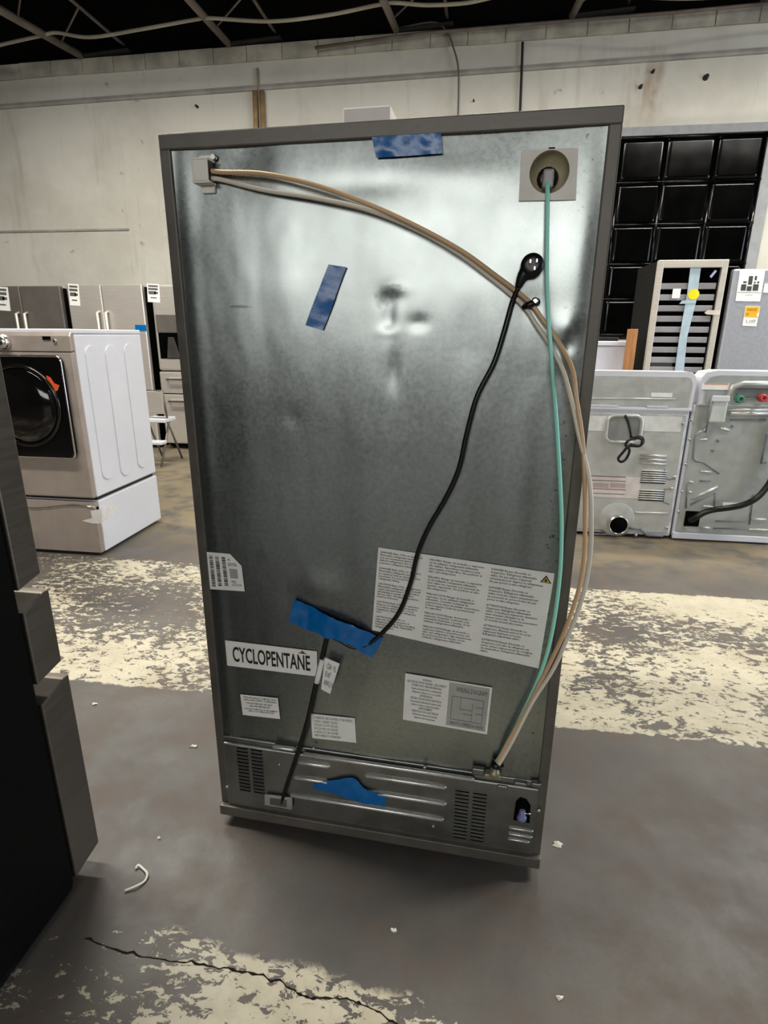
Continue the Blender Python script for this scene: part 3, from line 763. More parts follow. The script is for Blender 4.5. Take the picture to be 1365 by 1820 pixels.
Q = ((-0.4325, -0.0000, 0.8503), (-0.3408, -0.0000, 0.8502), (-0.3357, -0.0000, 0.7503), (-0.4310, -0.0000, 0.7473))
bl = label('barcode_label', [Vector(p) + Vector((0, .0042, 0)) for p in (lerp2(Q, 0, 0), lerp2(Q, .70, 0), lerp2(Q, 1, .30), lerp2(Q, 1, 1), lerp2(Q, 0, 1))])
random.seed(3)
for u0, v0, v1 in ((.07, .09, .93), (.25, .10, .90), (.44, .10, .88)):
    v = v0
    while v < v1:
        h = random.choice((.006, .010, .016, .026)); bar(bl, Q, u0, v, u0 + .105, min(v + h, v1)); v += h + random.choice((.006, .010, .016))
bar(bl, Q, .63, .40, .86, .66, simple('pale_grey_print', rgb(168, 168, 164), .6), 'blank_print')
block(bl, Q, .61, .12, .69, .19, 'A:'); block(bl, Q, .62, .24, .86, .33, 'B7075A'); block(bl, Q, .66, .72, .80, .78, 'MEZ'); block(bl, Q, .66, .80, .93, .87, '67352904', M_grey_ink)

Q = ((-0.3706, -0.0000, 0.4396), (-0.2622, -0.0000, 0.4430), (-0.2589, -0.0000, 0.3772), (-0.3677, -0.0000, 0.3741))
s1_ = label('certification_label', Q)
block(s1_, Q, .08, .07, .96, .26, 'THIS APPLIANCE COMPLIES WITH\nAPPLICABLE SAFETY STANDARDS', M_grey_ink, align='CENTER', bold=.012)
block(s1_, Q, .14, .33, .84, .55, 'FOR HOUSEHOLD USE ONLY\nGROUND BEFORE USE', M_grey_ink, align='CENTER', bold=.012); block(s1_, Q, .08, .62, .96, .80, 'USAGE DOMESTIQUE SEULEMENT\nMISE A LA TERRE REQUISE', M_grey_ink, align='CENTER', bold=.012)
Q = ((-0.1711, -0.0000, 0.4079), (-0.0494, -0.0000, 0.4122), (-0.0454, -0.0000, 0.3349), (-0.1685, -0.0000, 0.3303))
s2_ = label('patent_label', Q)
block(s2_, Q, .06, .08, .95, .90, 'COVERED BY ONE OR MORE OF THE PATENTS\n7,028,501  7,246,800  7,469,553\n7,392,668  7,610,773  8,011,202\n8,052,234  8,061,153  8,100,029\n8,104,304  8,171,744  8,250,882\nAND FOREIGN COUNTERPARTS', M_grey_ink)
Q = ((0.0832, -0.0000, 0.5661), (0.2992, -0.0000, 0.5544), (0.2945, -0.0000, 0.4166), (0.0790, -0.0000, 0.4281))
s3_ = label('wiring_label', Q)
bar(s3_, Q, .515, .03, .975, .95, simple('grey_diagram_ground', rgb(172, 172, 166), .6), 'diagram_ground')
block(s3_, Q, .03, .05, .49, .93, 'WARNING\nELECTRICAL SHOCK HAZARD - DISCONNECT\nPOWER SUPPLY BEFORE SERVICING\nReplace all panels before operating this\nrefrigerator. Failure to do so is unsafe.\nADVERTENCIA\nPELIGRO DE DESCARGA ELECTRICA\nDesconecte la alimentación antes de dar\nservicio. Vuelva a colocar los paneles.\nAVERTISSEMENT\nRISQUE DE CHOC ELECTRIQUE\nDébrancher avant tout entretien.\nReplacer tous les panneaux.', M_grey_ink, align='CENTER', bold=.012)
block(s3_, Q, .60, .10, .95, .20, 'WIRING DIAGRAM', M_grey_ink, lift=0.0012)
for (a, b_, c_, d_) in ((.56, .30, .92, .31), (.56, .30, .565, .80), (.56, .79, .92, .80), (.92, .30, .925, .80), (.66, .30, .664, .55), (.66, .55, .80, .56), (.80, .40, .804, .79), (.70, .64, .80, .65), (.84, .46, .92, .47), (.84, .60, .92, .61)):
    bm = BM(); prism(bm, [Vector(lerp2(Q, a, b_)) + Vector((0, -.0004, 0)), Vector(lerp2(Q, c_, b_)) + Vector((0, -.0004, 0)), Vector(lerp2(Q, c_, d_)) + Vector((0, -.0004, 0)), Vector(lerp2(Q, a, d_)) + Vector((0, -.0004, 0))], (0, -0.0003, 0)); obj('diagram_line', bm, M_grey_ink, s3_)
block(s3_, Q, .56, .84, .95, .91, 'MAIN PCB  COMPRESSOR  HEATER', M_grey_ink, lift=0.0012)

# blue tape
def ribbon(name, top_e, bot_e, wr, seed, label=None, ny=5, n=7, fq=30.0):
    T, Bo = spline(top_e, n), spline(bot_e, n)
    bm = BM(); lay = []
    for s in (1, 0):
        gg = []
        for j in range(ny + 1):
            row = []
            for i in range(len(T)):
                p = T[i].lerp(Bo[i], j / ny)
                h = wr * (noise.noise(Vector((p.x * fq, seed, p.z * fq))) + 0.5) + wr * .5 * noise.noise(Vector((p.x * fq * 3, seed, p.z * fq * 2.2)))
                row.append(bm.verts.new((p.x, p.y - h - s * .0004, p.z)))
            gg.append(row)
        lay.append(gg)
    for s, gg in zip((1, 0), lay):
        for j in range(ny):
            for i in range(len(T) - 1):
                f = bm.faces.new((gg[j][i], gg[j][i + 1], gg[j + 1][i + 1], gg[j + 1][i])); f.smooth = True
    return obj(name, bm, M_tape, fr, label=label)
ribbon('blue_tape', [(-0.0026, -0.0080, 1.7414), (0.0403, -0.0080, 1.7421), (0.0890, -0.0080, 1.7415), (0.1306, -0.0080, 1.7422)], [(0.0057, -0.0050, 1.7066), (0.0457, -0.0050, 1.7068), (0.0927, -0.0050, 1.7075), (0.1348, -0.0050, 1.7085)], .0035, 1, 'blue tape strip under the top flange')
ribbon('blue_tape', [(-0.0955, -0.0040, 1.5174), (-0.1136, -0.0040, 1.4783), (-0.1322, -0.0040, 1.4383), (-0.1500, -0.0040, 1.3972)], [(-0.0570, -0.0040, 1.5115), (-0.0746, -0.0040, 1.4714), (-0.0913, -0.0040, 1.4292), (-0.1111, -0.0040, 1.3870)], .0018, 5, 'slanted blue tape strip on the bare panel')
ribbon('blue_tape', [(-0.2006, -0.0060, 0.7461), (-0.1540, -0.0060, 0.7276), (-0.0984, -0.0180, 0.7085), (-0.0307, -0.0140, 0.6860), (0.0260, -0.0060, 0.6600)], [(-0.2184, -0.0060, 0.6797), (-0.1721, -0.0070, 0.6630), (-0.1142, -0.0180, 0.6519), (-0.0667, -0.0160, 0.6421), (-0.0011, -0.0060, 0.6026)], .006, 9, 'crumpled blue tape strip holding the power cord', fq=45.0)

# compressor cover with louvres and pressed ribs
M_cover = simple('cover_sheet_metal', rgb(136, 137, 133), 0.33, 0.9, 0.12, 14, 0.04)
M_ribs = simple('rib_highlight_metal', rgb(214, 214, 210), 0.28, 0.6, 0.08, 14)  # near-white colour paints the highlights on ribs pressed from the cover sheet
CT = [(-0.4219, -0.0000, 0.2739), (0.4433, -0.0000, 0.2825)]
cz1 = 0.285
bm = BM(); box(bm, -0.432, 0.436, -0.014, 0.004, 0.062, cz1 - 0.004, 0.005)
cov = obj('compressor_cover', bm, M_cover, fr)
bm = BM(); box(bm, -0.432, 0.436, -0.006, 0.02, cz1 - 0.006, cz1 + 0.012, 0.003); obj('top_lip', bm, M_cover, cov)
bm = BM(); box(bm, -FW / 2, FW / 2, -0.022, 0.06, 0.03, 0.064, 0.003); obj('bottom_rail', bm, M_frame, fr)
def on(p, y): return (p[0], -y, p[2])
RIBS = [((-0.1941, -0.0140, 0.2914), (0.2708, -0.0140, 0.2755)), ((-0.2818, -0.0140, 0.2933), (-0.2133, -0.0140, 0.2937)), ((-0.2100, -0.0140, 0.2569), (-0.1168, -0.0140, 0.2528)), ((-0.2236, -0.0140, 0.2033), (-0.1212, -0.0140, 0.1992)), ((-0.0208, -0.0140, 0.2495), (0.2009, -0.0140, 0.2389)),
        ((-0.0210, -0.0140, 0.1952), (0.2030, -0.0140, 0.1859)), ((-0.2377, -0.0140, 0.1464), (0.1977, -0.0140, 0.1282)), ((0.3668, -0.0140, 0.1482), (0.4302, -0.0140, 0.1448)), ((0.3666, -0.0140, 0.1295), (0.4291, -0.0140, 0.1240)), ((0.3665, -0.0140, 0.1105), (0.4232, -0.0140, 0.1077))]
for k, (a, b_) in enumerate(RIBS):
    bm = BM(); z = (a[2] + b_[2]) / 2; r = 0.0062 if k < 7 else 0.0035
    L_ = b_[0] - a[0]
    tube(bm, [(a[0], -.0135, z), (a[0] + r, -.0150, z), (b_[0] - r, -.0150, z), (b_[0], -.0135, z)], [r * .4, r, r, r * .4], 10); obj('rib', bm, M_ribs, cov)
def louvre_block(TL, TR, BL, BRc, rows_, colsn):
    first = None
    uL = (TL[0] + BL[0]) / 2; uR = (TR[0] + BRc[0]) / 2; zt = (TL[2] + TR[2]) / 2; zb = (BL[2] + BRc[2]) / 2
    cw = (uR - uL) / colsn; w = cw * 0.80; h = (zt - zb) / rows_ * 0.52
    me = None
    for c in range(colsn):
        for r in range(rows_):
            u = uL + cw * (c + .5); z = zt + (zb - zt) * (r + .5) / rows_
            if me is None:
                bm = BM(); prism(bm, [(x, -0.0142, zz) for x, zz in roundrect(0, 0, w, h, h * .48, 3)], (0, -0.0008, 0)); first = obj('vent_slot', bm, M_darkvoid, cov)
                bm = BM(); prism(bm, [(-w / 2, -0.0140, h * .5), (w / 2, -0.0140, h * .5), (w / 2, -0.0165, h * .50), (-w / 2, -0.0165, h * .50)], (0, 0.0002, h * .12)); lip = obj('louvre', bm, M_cover, cov)
                first.location = (u, 0, z); lip.location = (u, 0, z); me = 1
            else:
                for pr in (first, lip):
                    c2 = pr.copy(); COL.objects.link(c2); c2.parent = cov; c2.location = (u, 0, z)
louvre_block((-0.3945, -0.0140, 0.2763), (-0.3073, -0.0140, 0.2797), (-0.3944, -0.0140, 0.1186), (-0.3098, -0.0140, 0.1228), 13, 2)
louvre_block((0.2185, -0.0140, 0.2423), (0.3112, -0.0140, 0.2490), (0.2194, -0.0140, 0.0789), (0.3095, -0.0140, 0.0810), 14, 2)
WS = [(0.3792, -0.0150, 0.2342), (0.3894, -0.0150, 0.2487), (0.4052, -0.0150, 0.2446), (0.4164, -0.0150, 0.2271), (0.4181, -0.0150, 0.1710), (0.3765, -0.0150, 0.1735)]
bm = BM(); prism(bm, WS, (0, -.0006, 0)); vs_slot = obj('valve_opening', bm, M_darkvoid, cov)
VC = (0.3974, -0.0150, 0.1998)
M_lilac = simple('lilac_plastic', rgb(120, 122, 168), 0.4)
bm = BM(); lathe(bm, [(0.0125, 0.0), (0.0125, 0.010), (0.009, 0.012), (0.007, 0.030), (0.004, 0.032)], (VC[0], -.016, VC[2] - 0.018), (0, 0, 1), 14); obj('valve', bm, M_lilac, vs_slot)
bm = BM(); tube(bm, [(VC[0] - .004, -.018, VC[2] + .004), (VC[0] + .02, -.018, VC[2] + .004)], .003, 8); obj('valve_pin', bm, M_brightsteel, vs_slot)
# water inlet fitting on top of the cover
M_brass = simple('dull_fitting', rgb(150, 146, 120), 0.4, 0.5)
FC_ = (0.3205, -0.0180, 0.3286)
bm = BM(); lathe(bm, [(0.010, -0.022), (0.014, -0.020), (0.014, -0.006), (0.010, -0.004), (0.010, 0.010)], (FC_[0], -.018, FC_[2]), (0.1, 0, 1), 14); inl = obj('inlet_fitting', bm, M_brass, fr)
bm = BM(); lathe(bm, [(0.012, 0.006), (0.013, 0.008), (0.013, 0.020), (0.008, 0.022)], (FC_[0], -.018, FC_[2]), (0.15, 0, 1), 14); obj('lock_collar', bm, M_blackplastic, inl)
bm = BM(); tube(bm, [(0.3166, -0.0220, 0.3469), (0.3369, -0.0220, 0.3557), (0.3378, -0.0220, 0.3421)], .004, 8); obj('lock_clip', bm, M_blackplastic, inl)
bm = BM(); box(bm, FC_[0] - .026, FC_[0] + .018, -.024, -.004, FC_[2] - .030, FC_[2] - .016, .003); obj('fitting_bracket', bm, M_brass, inl)
for (p, w, h) in (((0.2790, -0.0120, 0.3090), .016, .010), ((0.3426, -0.0140, 0.2710), .014, .007), ((0.4249, -0.0140, 0.2935), .012, .007), ((0.3863, -0.0140, 0.2898), .016, .006)):
    bm = BM(); box(bm, p[0] - w, p[0] + w, -.018, -.004, p[2] - h, p[2] + h, .003); obj('tab', bm, M_cover, cov)
for p in ((-0.1631, -0.0140, 0.3058), (-0.2633, -0.0140, 0.2363), (0.1409, -0.0120, 0.2986), (-0.4285, -0.0140, 0.1282), (0.4370, -0.0140, 0.2158), (0.1695, -0.0140, 0.1090)):
    bm = BM(); lathe(bm, [(0.0045, 0.0), (0.0045, 0.003), (0.002, 0.0045)], (p[0], -.014, p[2]), (0, -1, 0), 10); obj('screw', bm, M_galv, cov)
CB = [(-0.3093, -0.0260, 0.1321), (-0.2271, -0.0260, 0.1361), (-0.2289, -0.0260, 0.0944), (-0.3115, -0.0260, 0.0959)]
bm = BM(); prism(bm, CB, (0, 0.006, 0), .001); cbk = obj('cord_plate', bm, M_galv, fr)
bm = BM(); c0_, c1_ = Vector(CB[0]), Vector(CB[2]); mid_ = [c0_.lerp(c1_, .5).lerp(Vector(p), .6) for p in CB]; prism(bm, [p + Vector((0, -.0002, 0)) for p in mid_], (0, -.0006, 0)); obj('plate_recess', bm, M_frame, cbk)
ribbon('blue_tape', [(-0.1670, -0.0180, 0.1924), (-0.1114, -0.0190, 0.2150), (-0.0507, -0.0200, 0.2345), (-0.0164, -0.0200, 0.2034), (0.0423, -0.0180, 0.1939)], [(-0.1659, -0.0180, 0.1753), (-0.1043, -0.0190, 0.1687), (-0.0562, -0.0200, 0.1597), (-0.0166, -0.0200, 0.1541), (0.0364, -0.0180, 0.1530)], .003, 13, 'torn blue tape across the ribbed cover')

# white foam block lying on top
fb0, fb1 = (-0.0754, 0.0500, 1.8145), (0.0222, 0.0500, 1.8108)
bm = BM(); box(bm, fb0[0], fb1[0], 0.05, 0.30, FH + 0.0008, (fb0[2] + fb1[2]) / 2, 0.003)
foam = tag(obj('foam_block', bm, simple('white_foam_block', rgb(236, 230, 224), 0.8, 0, 0.04, 30, 0.05)), 'small white foam block on top of the refrigerator', 'foam block')
foam.location = (-0.2023, 1.2523, 0); foam.rotation_euler = (0, 0, -0.05224)

# ------------------------------------------------------------------ dark refrigerator close on the left, facing away
M_blackside = simple('black_textured_side', rgb(11, 10, 9), 0.65, 0, 0.15, 60, 0.05, spec=0.12)
M_blackstainless = simple('black_stainless_edge', rgb(118, 111, 101), 0.4, 0.55, 0.08, 6, 0.02, (1, 1, 20))
nf = thing('refrigerator', 'dark refrigerator close at the left edge, only its side and door edges showing', 'refrigerator', (-1.385, 0.66, 0))
NX0, NX1 = -1.84, -0.930
bm = BM(); box(bm, NX0, NX1, 0.30, 0.985, 0.04, 1.75, 0.006); obj('cabinet', bm, M_blackside, nf)
bm = BM(); box(bm, NX0 + 0.02, NX1 - 0.02, 0.40, 1.00, 0.0, 0.05, 0.004); obj('toe_grille', bm, M_blackplastic, nf)
XD = -0.928
for (x0, x1, z0, z1, nm) in ((-1.387, XD, 0.850, 1.755, 'door'), (NX0 - .004, -1.391, 0.850, 1.755, 'door'), (NX0 - .004, XD, 0.618, 0.818, 'drawer'), (NX0 - .004, XD, 0.050, 0.585, 'freezer_drawer')):
    bm = BM()
    YF = {'door': 1.060, 'drawer': 1.074, 'freezer_drawer': 1.088}[nm]
    prism(bm, [(x0, 0.992, z0), (x0, YF, z0 + 0.012), (x0, YF, z1 - 0.002), (x0, YF - .018, z1), (x0, 0.992, z1 - 0.022)], (x1 - x0, 0, 0), 0.003)
    d = obj(nm, bm, M_blackstainless, nf)
    bm = BM()
    if nm == 'door':
        hx = -1.34 if x1 > -1.2 else -1.44
        tube(bm, [(hx, YF, 0.95), (hx, 1.11, 0.97), (hx, 1.11, 1.60), (hx, YF, 1.62)], 0.011, 8)
    else:
        tube(bm, [(-1.74, YF, z1 - .05), (-1.72, 1.13, z1 - .05), (-1.04, 1.13, z1 - .05), (-1.02, YF, z1 - .05)], 0.011, 8)
    obj('handle', bm, M_blackstainless, d)

# ------------------------------------------------------------------ front-load washer on a pedestal
M_champ = simple('champagne_panel', rgb(168, 156, 147), 0.42, 0.35, 0.05, 10, 0.03)
M_chrome = simple('chrome', rgb(225, 225, 225), 0.1, 1.0, 0.02)
M_doorglass = simple('smoked_door_glass', rgb(9, 8, 8), 0.08, 0, 0.2, 3)
M_seam = simple('seam_grey', rgb(120, 122, 128), 0.6)
M_ringdark = simple('dark_chrome_ring', rgb(60, 58, 56), 0.15, 0.9, 0.05)
ws = thing('front_load_washer', 'white front load washer with champagne front standing on its pedestal', 'washer', (-2.62, 3.52, 0.37))
WX0, WX1, WF, WB = -2.965, -2.280, 3.175, 3.885
bm = BM(); box(bm, WX0, WX1, WF, WB, 0.385, 1.372, 0.010); obj('cabinet', bm, M_white, ws)
bm = BM(); box(bm, WX0, WX1, WF - 0.02, WB, 1.374, 1.400, 0.006); obj('top_lid', bm, M_white, ws)
bm = BM(); prism(bm, [(WX0, WF, 1.275), (WX0, WF - 0.035, 1.275), (WX0, WF - 0.035, 1.36), (WX0, WF - 0.010, 1.398), (WX0, WF, 1.398)], (WX1 - WX0 - .002, 0, 0), 0.006); con = obj('control_panel', bm, M_champ, ws)
bm = BM(); box(bm, WX0, WX1 - .002, WF - 0.033, WF, 0.385, 1.273, 0.012, 3); obj('front_panel', bm, M_champ, ws)
K = (-2.7060, 3.1400, 1.3240)
bm = BM(); lathe(bm, [(0.045, 0.0), (0.045, 0.010), (0.036, 0.030), (0.032, 0.036), (0.010, 0.037)], (K[0], WF - .034, K[2]), (0, -1, 0), 24); kn = obj('knob', bm, M_brightsteel, con)
bm = BM(); lathe(bm, [(0.014, 0.036), (0.014, 0.040), (0.004, 0.041)], (K[0], WF - .034, K[2]), (0, -1, 0), 12); obj('knob_cap', bm, M_blackplastic, kn)
D_ = (-2.4290, 3.1400, 1.3480)
bm = BM(); box(bm, D_[0] - .025, D_[0] + .025, WF - .040, WF - .03, D_[2] - .010, D_[2] + .010, .001); obj('display', bm, M_darkvoid, con)
D_ = (-2.3780, 3.1400, 1.3330)
bm = BM(); lathe(bm, [(0.012, 0.0), (0.012, 0.008), (0.008, 0.011)], (D_[0], WF - .034, D_[2]), (0, -1, 0), 14); obj('button', bm, M_brightsteel, con)
# square door with a round bezel
dx1, dz1, dz0 = -2.345, 1.245, 0.650
dx0 = WX0 + 0.06
bm = BM(); pts = roundrect((dx0 + dx1) / 2, (dz0 + dz1) / 2, dx1 - dx0, dz1 - dz0, 0.03)
prism(bm, [(x, WF - 0.030, z) for x, z in pts], (0, -0.035, 0), 0.010); door = obj('door', bm, M_doorglass, ws)
bm = BM(); tube(bm, [(x, WF - 0.062, z) for x, z in roundrect((dx0 + dx1) / 2, (dz0 + dz1) / 2, dx1 - dx0 + .004, dz1 - dz0 + .004, 0.03)], 0.006, 6, closed=True); obj('door_trim', bm, M_chrome, door)
Cc = (-2.6300, 3.1000, 0.9570)
RR = 0.235
bm = BM(); tube(bm, [(Cc[0] + RR * cos(2 * pi * k / 48), WF - 0.068, Cc[2] + RR * sin(2 * pi * k / 48)) for k in range(48)], 0.013, 8, closed=True); obj('door_ring', bm, M_ringdark, door)
bm = BM(); lathe(bm, [(RR - .01, 0.0), (RR - .02, 0.012), (RR * .6, 0.030), (0.02, 0.036)], (Cc[0], WF - .064, Cc[2]), (0, -1, 0), 40); obj('door_window', bm, M_doorglass, door)
O_ = (-2.4210, 3.1000, 1.0890)
M_orange_st = simple('orange_sticker', rgb(214, 84, 30), 0.5)
bm = BM(); prism(bm, [(O_[0] + a, WF - .068, O_[2] + b) for a, b in ((-.045, -.01), (-.02, .02), (-.025, .05), (0, .04), (.02, .005), (.05, -.005), (.035, -.035), (.0, -.045), (-.01, -.02))], (0, -.001, 0)); obj('sticker', bm, M_orange_st, door)
# pressed channels on the side, hand slots
SX = WX1 + 0.0005
for (a, b_, c_) in (((-2.2800, 3.2480, 1.3070), (-2.2800, 3.3690, 1.2950), (-2.2800, 3.3850, 0.4750)), ((-2.2800, 3.4460, 1.3040), (-2.2800, 3.5760, 1.2950), (-2.2800, 3.5240, 0.4530)), ((-2.2800, 3.6560, 1.3110), (-2.2800, 3.7830, 1.3100), (-2.2800, 3.7400, 0.4600))):
    y0, y1, z1, z0 = a[1], b_[1], a[2], c_[2]
    y1 = max(y1, y0 + 0.13)
    bm = BM(); pts = roundrect((y0 + y1) / 2, (z0 + z1) / 2, y1 - y0, z1 - z0, 0.055, 6)
    prism(bm, [(SX - 0.004, y, z) for y, z in pts], (0.011, 0, 0), 0.005); obj('pressed_channel', bm, M_white, ws)
for (yy, zz) in ((3.312, 0.762), (3.735, 0.776)):
    bm = BM(); prism(bm, [(SX + .0015, y, z) for y, z in roundrect(yy, zz, 0.085, 0.040, 0.019)], (0.0015, 0, 0)); obj('hand_slot', bm, M_darkvoid, ws)
    bm = BM(); tube(bm, [(SX + .002, y, z) for y, z in roundrect(yy, zz, 0.090, 0.045, 0.021)], .003, 6, closed=True); obj('slot_rim', bm, M_white, ws)
pd = thing('laundry_pedestal', 'champagne and white drawer pedestal under the washer', 'pedestal', (-2.62, 3.52, 0))
bm = BM(); box(bm, WX0, WX1, WF + .005, WB, 0.02, 0.362, 0.008); obj('cabinet', bm, M_white, pd)
bm = BM(); box(bm, WX0 + .02, WX1 - .02, WF + .02, WB - .02, 0.36, 0.3845); obj('gap_shade_fill', bm, M_blackplastic, pd)  # black filler added to draw the shaded gap under the washer
bm = BM(); top_c = [(WX0 + (WX1 - WX0 - .006) * k / 12, WF - .036, 0.318 + 0.018 * sin(pi * 2 * k / 12 + 2.6)) for k in range(13)]
prism(bm, [(WX0, WF - .036, .024), (WX1 - .006, WF - .036, .024)] + list(reversed(top_c)), (0, 0.04, 0)); dr = obj('drawer', bm, M_champ, pd)
bm = BM(); box(bm, WX0, WX1 - .006, WF - .024, WF + .005, .29, .358, .003); obj('drawer_back', bm, M_champ, pd)
bm = BM(); tube(bm, [(p[0], p[1], p[2] + .002) for p in top_c], .006, 6); obj('handle_lip', bm, M_brightsteel, dr)
for x in (WX0 + .05, WX1 - .05):
    for y in (WF + .05, WB - .05):
        bm = BM(); lathe(bm, [(.022, 0), (.022, .008), (.010, .010), (.010, .024)], (x, y, 0), (0, 0, 1), 12); obj('foot', bm, M_blackplastic, pd)
M_film = simple('clear_film_scrap', rgb(222, 220, 218), 0.25)
bm = BM(); Pa = [(-2.2380, 3.1340, 0.3220), (-2.3170, 3.1340, 0.3070), (-2.3130, 3.1340, 0.2590), (-2.3870, 3.1340, 0.2360), (-2.3110, 3.1340, 0.2210), (-2.2450, 3.1340, 0.2290)]
prism(bm, [(p[0], WF - .037, p[2]) for p in Pa], (0, -.001, 0)); obj('film_scrap', bm, M_film, dr)
bm = BM(); Pa = [(-2.2800, 3.2200, 0.3170), (-2.2800, 3.3430, 0.2920), (-2.2800, 3.3620, 0.2630), (-2.2800, 3.3180, 0.2370), (-2.2800, 3.2470, 0.2250), (-2.2800, 3.1980, 0.2210)]
prism(bm, [(WX1 + .0006, p[1], p[2]) for p in Pa], (.001, 0, 0)); obj('film_scrap', bm, M_film, pd)

# ------------------------------------------------------------------ refrigerators along the left of the wall
M_steel = simple('satin_stainless_door', rgb(208, 202, 194), 0.32, 0.5, 0.06, 5, 0.02, (1, 1, 30))
M_slate = simple('slate_grey_door', rgb(112, 107, 101), 0.42, 0.4, 0.05, 8)
M_satin = simple('satin_handle', rgb(226, 220, 206), 0.35, 0.6, 0.04)
def magnet_sign(par, c, w, h, Yf, rot=0.06):
    bm = BM(); ca, sa = cos(rot), sin(rot)
    def P(a, b): return (c[0] + a * ca + b * sa, Yf, c[2] - a * sa + b * ca)
    prism(bm, [P(-w / 2, h / 2), P(w / 2, h / 2), P(w / 2, -h / 2), P(-w / 2, -h / 2)], (0, -.003, 0)); s = obj('paper_sign', bm, M_paper, par)
    for k, (a, b, ww, hh) in enumerate(((-.2, .38, .2, .05), (.2, .38, .2, .05), (-.2, .22, .22, .06), (.2, .22, .18, .06), (-.1, .02, .3, .09), (.22, .02, .15, .06), (0, -.25, .25, .03))):
        bm = BM(); prism(bm, [Vector(P((a - ww) * w, (b + hh) * h)) - Vector((0, .0032, 0)), Vector(P((a + ww) * w, (b + hh) * h)) - Vector((0, .0032, 0)), Vector(P((a + ww) * w, (b - hh) * h)) - Vector((0, .0032, 0)), Vector(P((a - ww) * w, (b - hh) * h)) - Vector((0, .0032, 0))], (0, -.001, 0))
        obj('appliance_picture' if k < 6 else 'printed_line', bm, M_grey_ink, s)
def french(label, x0, x1, split, Yf, H, mat, drawer_z, signs, handle_h=0.78, hm=None):
    t = thing('refrigerator', label, 'refrigerator', ((x0 + x1) / 2, Yf + .42, 0))
    bm = BM(); box(bm, x0 + .01, x1 - .01, Yf + .07, Yf + .78, .02, H - .02, .005); obj('cabinet', bm, M_blackside, t)
    dl = []
    for a, b in ((x0, split - .003), (split + .003, x1)):
        bm = BM(); box(bm, a, b, Yf, Yf + .065, drawer_z + .005, H, .012, 3); dl.append(obj('door', bm, mat, t))
    bm = BM(); box(bm, x0, x1, Yf, Yf + .065, .06, drawer_z - .005, .012, 3); dw = obj('freezer_drawer', bm, mat, t)
    for d, hx in zip(dl, (split - .055, split + .055)):
        bm = BM(); z1 = H - .30; z0 = z1 - handle_h
        tube(bm, [(hx, Yf, z1), (hx, Yf - .05, z1 - .015), (hx, Yf - .055, (z0 + z1) / 2), (hx, Yf - .05, z0 + .015), (hx, Yf, z0)], .018, 8); obj('handle', bm, hm or M_satin, d)
    bm = BM(); zh = drawer_z - .10
    tube(bm, [(x0 + .1, Yf, zh), (x0 + .12, Yf - .05, zh), (x1 - .12, Yf - .05, zh), (x1 - .1, Yf, zh)], .015, 8); obj('handle', bm, hm or M_satin, dw)
    bm = BM(); box(bm, x0 + .03, x1 - .03, Yf + .10, Yf + .70, 0, .03); obj('toe_grille', bm, M_blackplastic, t)
    for (d, c, w, h) in signs: magnet_sign(dl[d], c, w, h, Yf)
    return t
YA = 6.6
a_ = (-4.8350, 6.6000, 1.9080)
french('slate grey french door refrigerator behind the washer at the left edge', a_[0] - .97, a_[0], (-5.3660, 6.6000, 1.8980)[0], YA, a_[2], M_slate, 0.72, [(0, (-5.6190, 6.6000, 1.7660), .20, .27)])
b0, b1 = (-4.7470, 6.6000, 1.9080), (-3.7920, 6.6000, 1.9220)
f2 = french('stainless french door refrigerator directly behind the white washer', b0[0], b1[0], (-4.3070, 6.6000, 1.9180)[0], YA, b1[2], M_steel, 0.66, [(0, (-4.6560, 6.6000, 1.8080), .13, .24)])
bt = (-3.8390, 6.6000, 1.4390)
bm = BM(); box(bm, bt[0] - .09, bt[0] + .05, YA - .003, YA - .0005, bt[2] - .035, bt[2] + .035); obj('blue_tape', bm, M_tape, f2)

# third refrigerator: dispenser in the left door and two drawers
Y3 = 6.6
c0 = (-3.6870, 6.6000, 1.9220); X3 = c0[0]; H3 = c0[2]; X3b = X3 + 0.91
f3 = thing('refrigerator', 'stainless refrigerator with ice dispenser and two lower drawers by the far wall', 'refrigerator', (X3 + .45, Y3 + .42, 0))
bm = BM(); box(bm, X3 + .01, X3b - .01, Y3 + .07, Y3 + .80, .02, H3 - .02, .005); obj('cabinet', bm, M_blackside, f3)
zd = (-3.5620, 6.6000, 0.9450)[2]; zd2 = (-3.5920, 6.6000, 0.6780)[2]
for a, b in ((X3, X3 + .452), (X3 + .458, X3b)):
    bm = BM(); box(bm, a, b, Y3, Y3 + .065, zd + .006, H3, .03, 4); dd = obj('door', bm, M_steel, f3)
    if a == X3:
        p0, p1 = (-3.6460, 6.6000, 1.3890), (-3.3890, 6.6000, 1.0910)
        bm = BM(); box(bm, p0[0], p0[0] + .29, Y3 - .004, Y3 + .01, p1[2], p0[2], .003); ds = obj('dispenser', bm, M_glossblack, dd)
        bm = BM(); prism(bm, [(p0[0] + .09, Y3 - .006, p1[2] + .01), (p0[0] + .26, Y3 - .006, p1[2] + .01), (p0[0] + .20, Y3 - .016, p0[2] - .05), (p0[0] + .13, Y3 - .016, p0[2] - .05)], (0, -.006, 0)); obj('paddle', bm, M_brightsteel, ds)
        bm = BM(); box(bm, p0[0] - .01, p0[0] + .30, Y3 - .005, Y3 + .01, p0[2] + .004, p0[2] + .20, .004); obj('control_strip', bm, M_slate, dd)
        magnet_sign(dd, (-3.6510, 6.6000, 1.8240), .15, .20, Y3)
        hx = X3 + .41
        bm = BM(); tube(bm, spline([(hx, Y3, H3 - .06), (hx, Y3 - .06, H3 - .16), (hx, Y3 - .07, H3 - .45), (hx, Y3 - .06, H3 - .75), (hx, Y3, H3 - .85)], 6), .018, 8); obj('handle', bm, M_brightsteel, dd)
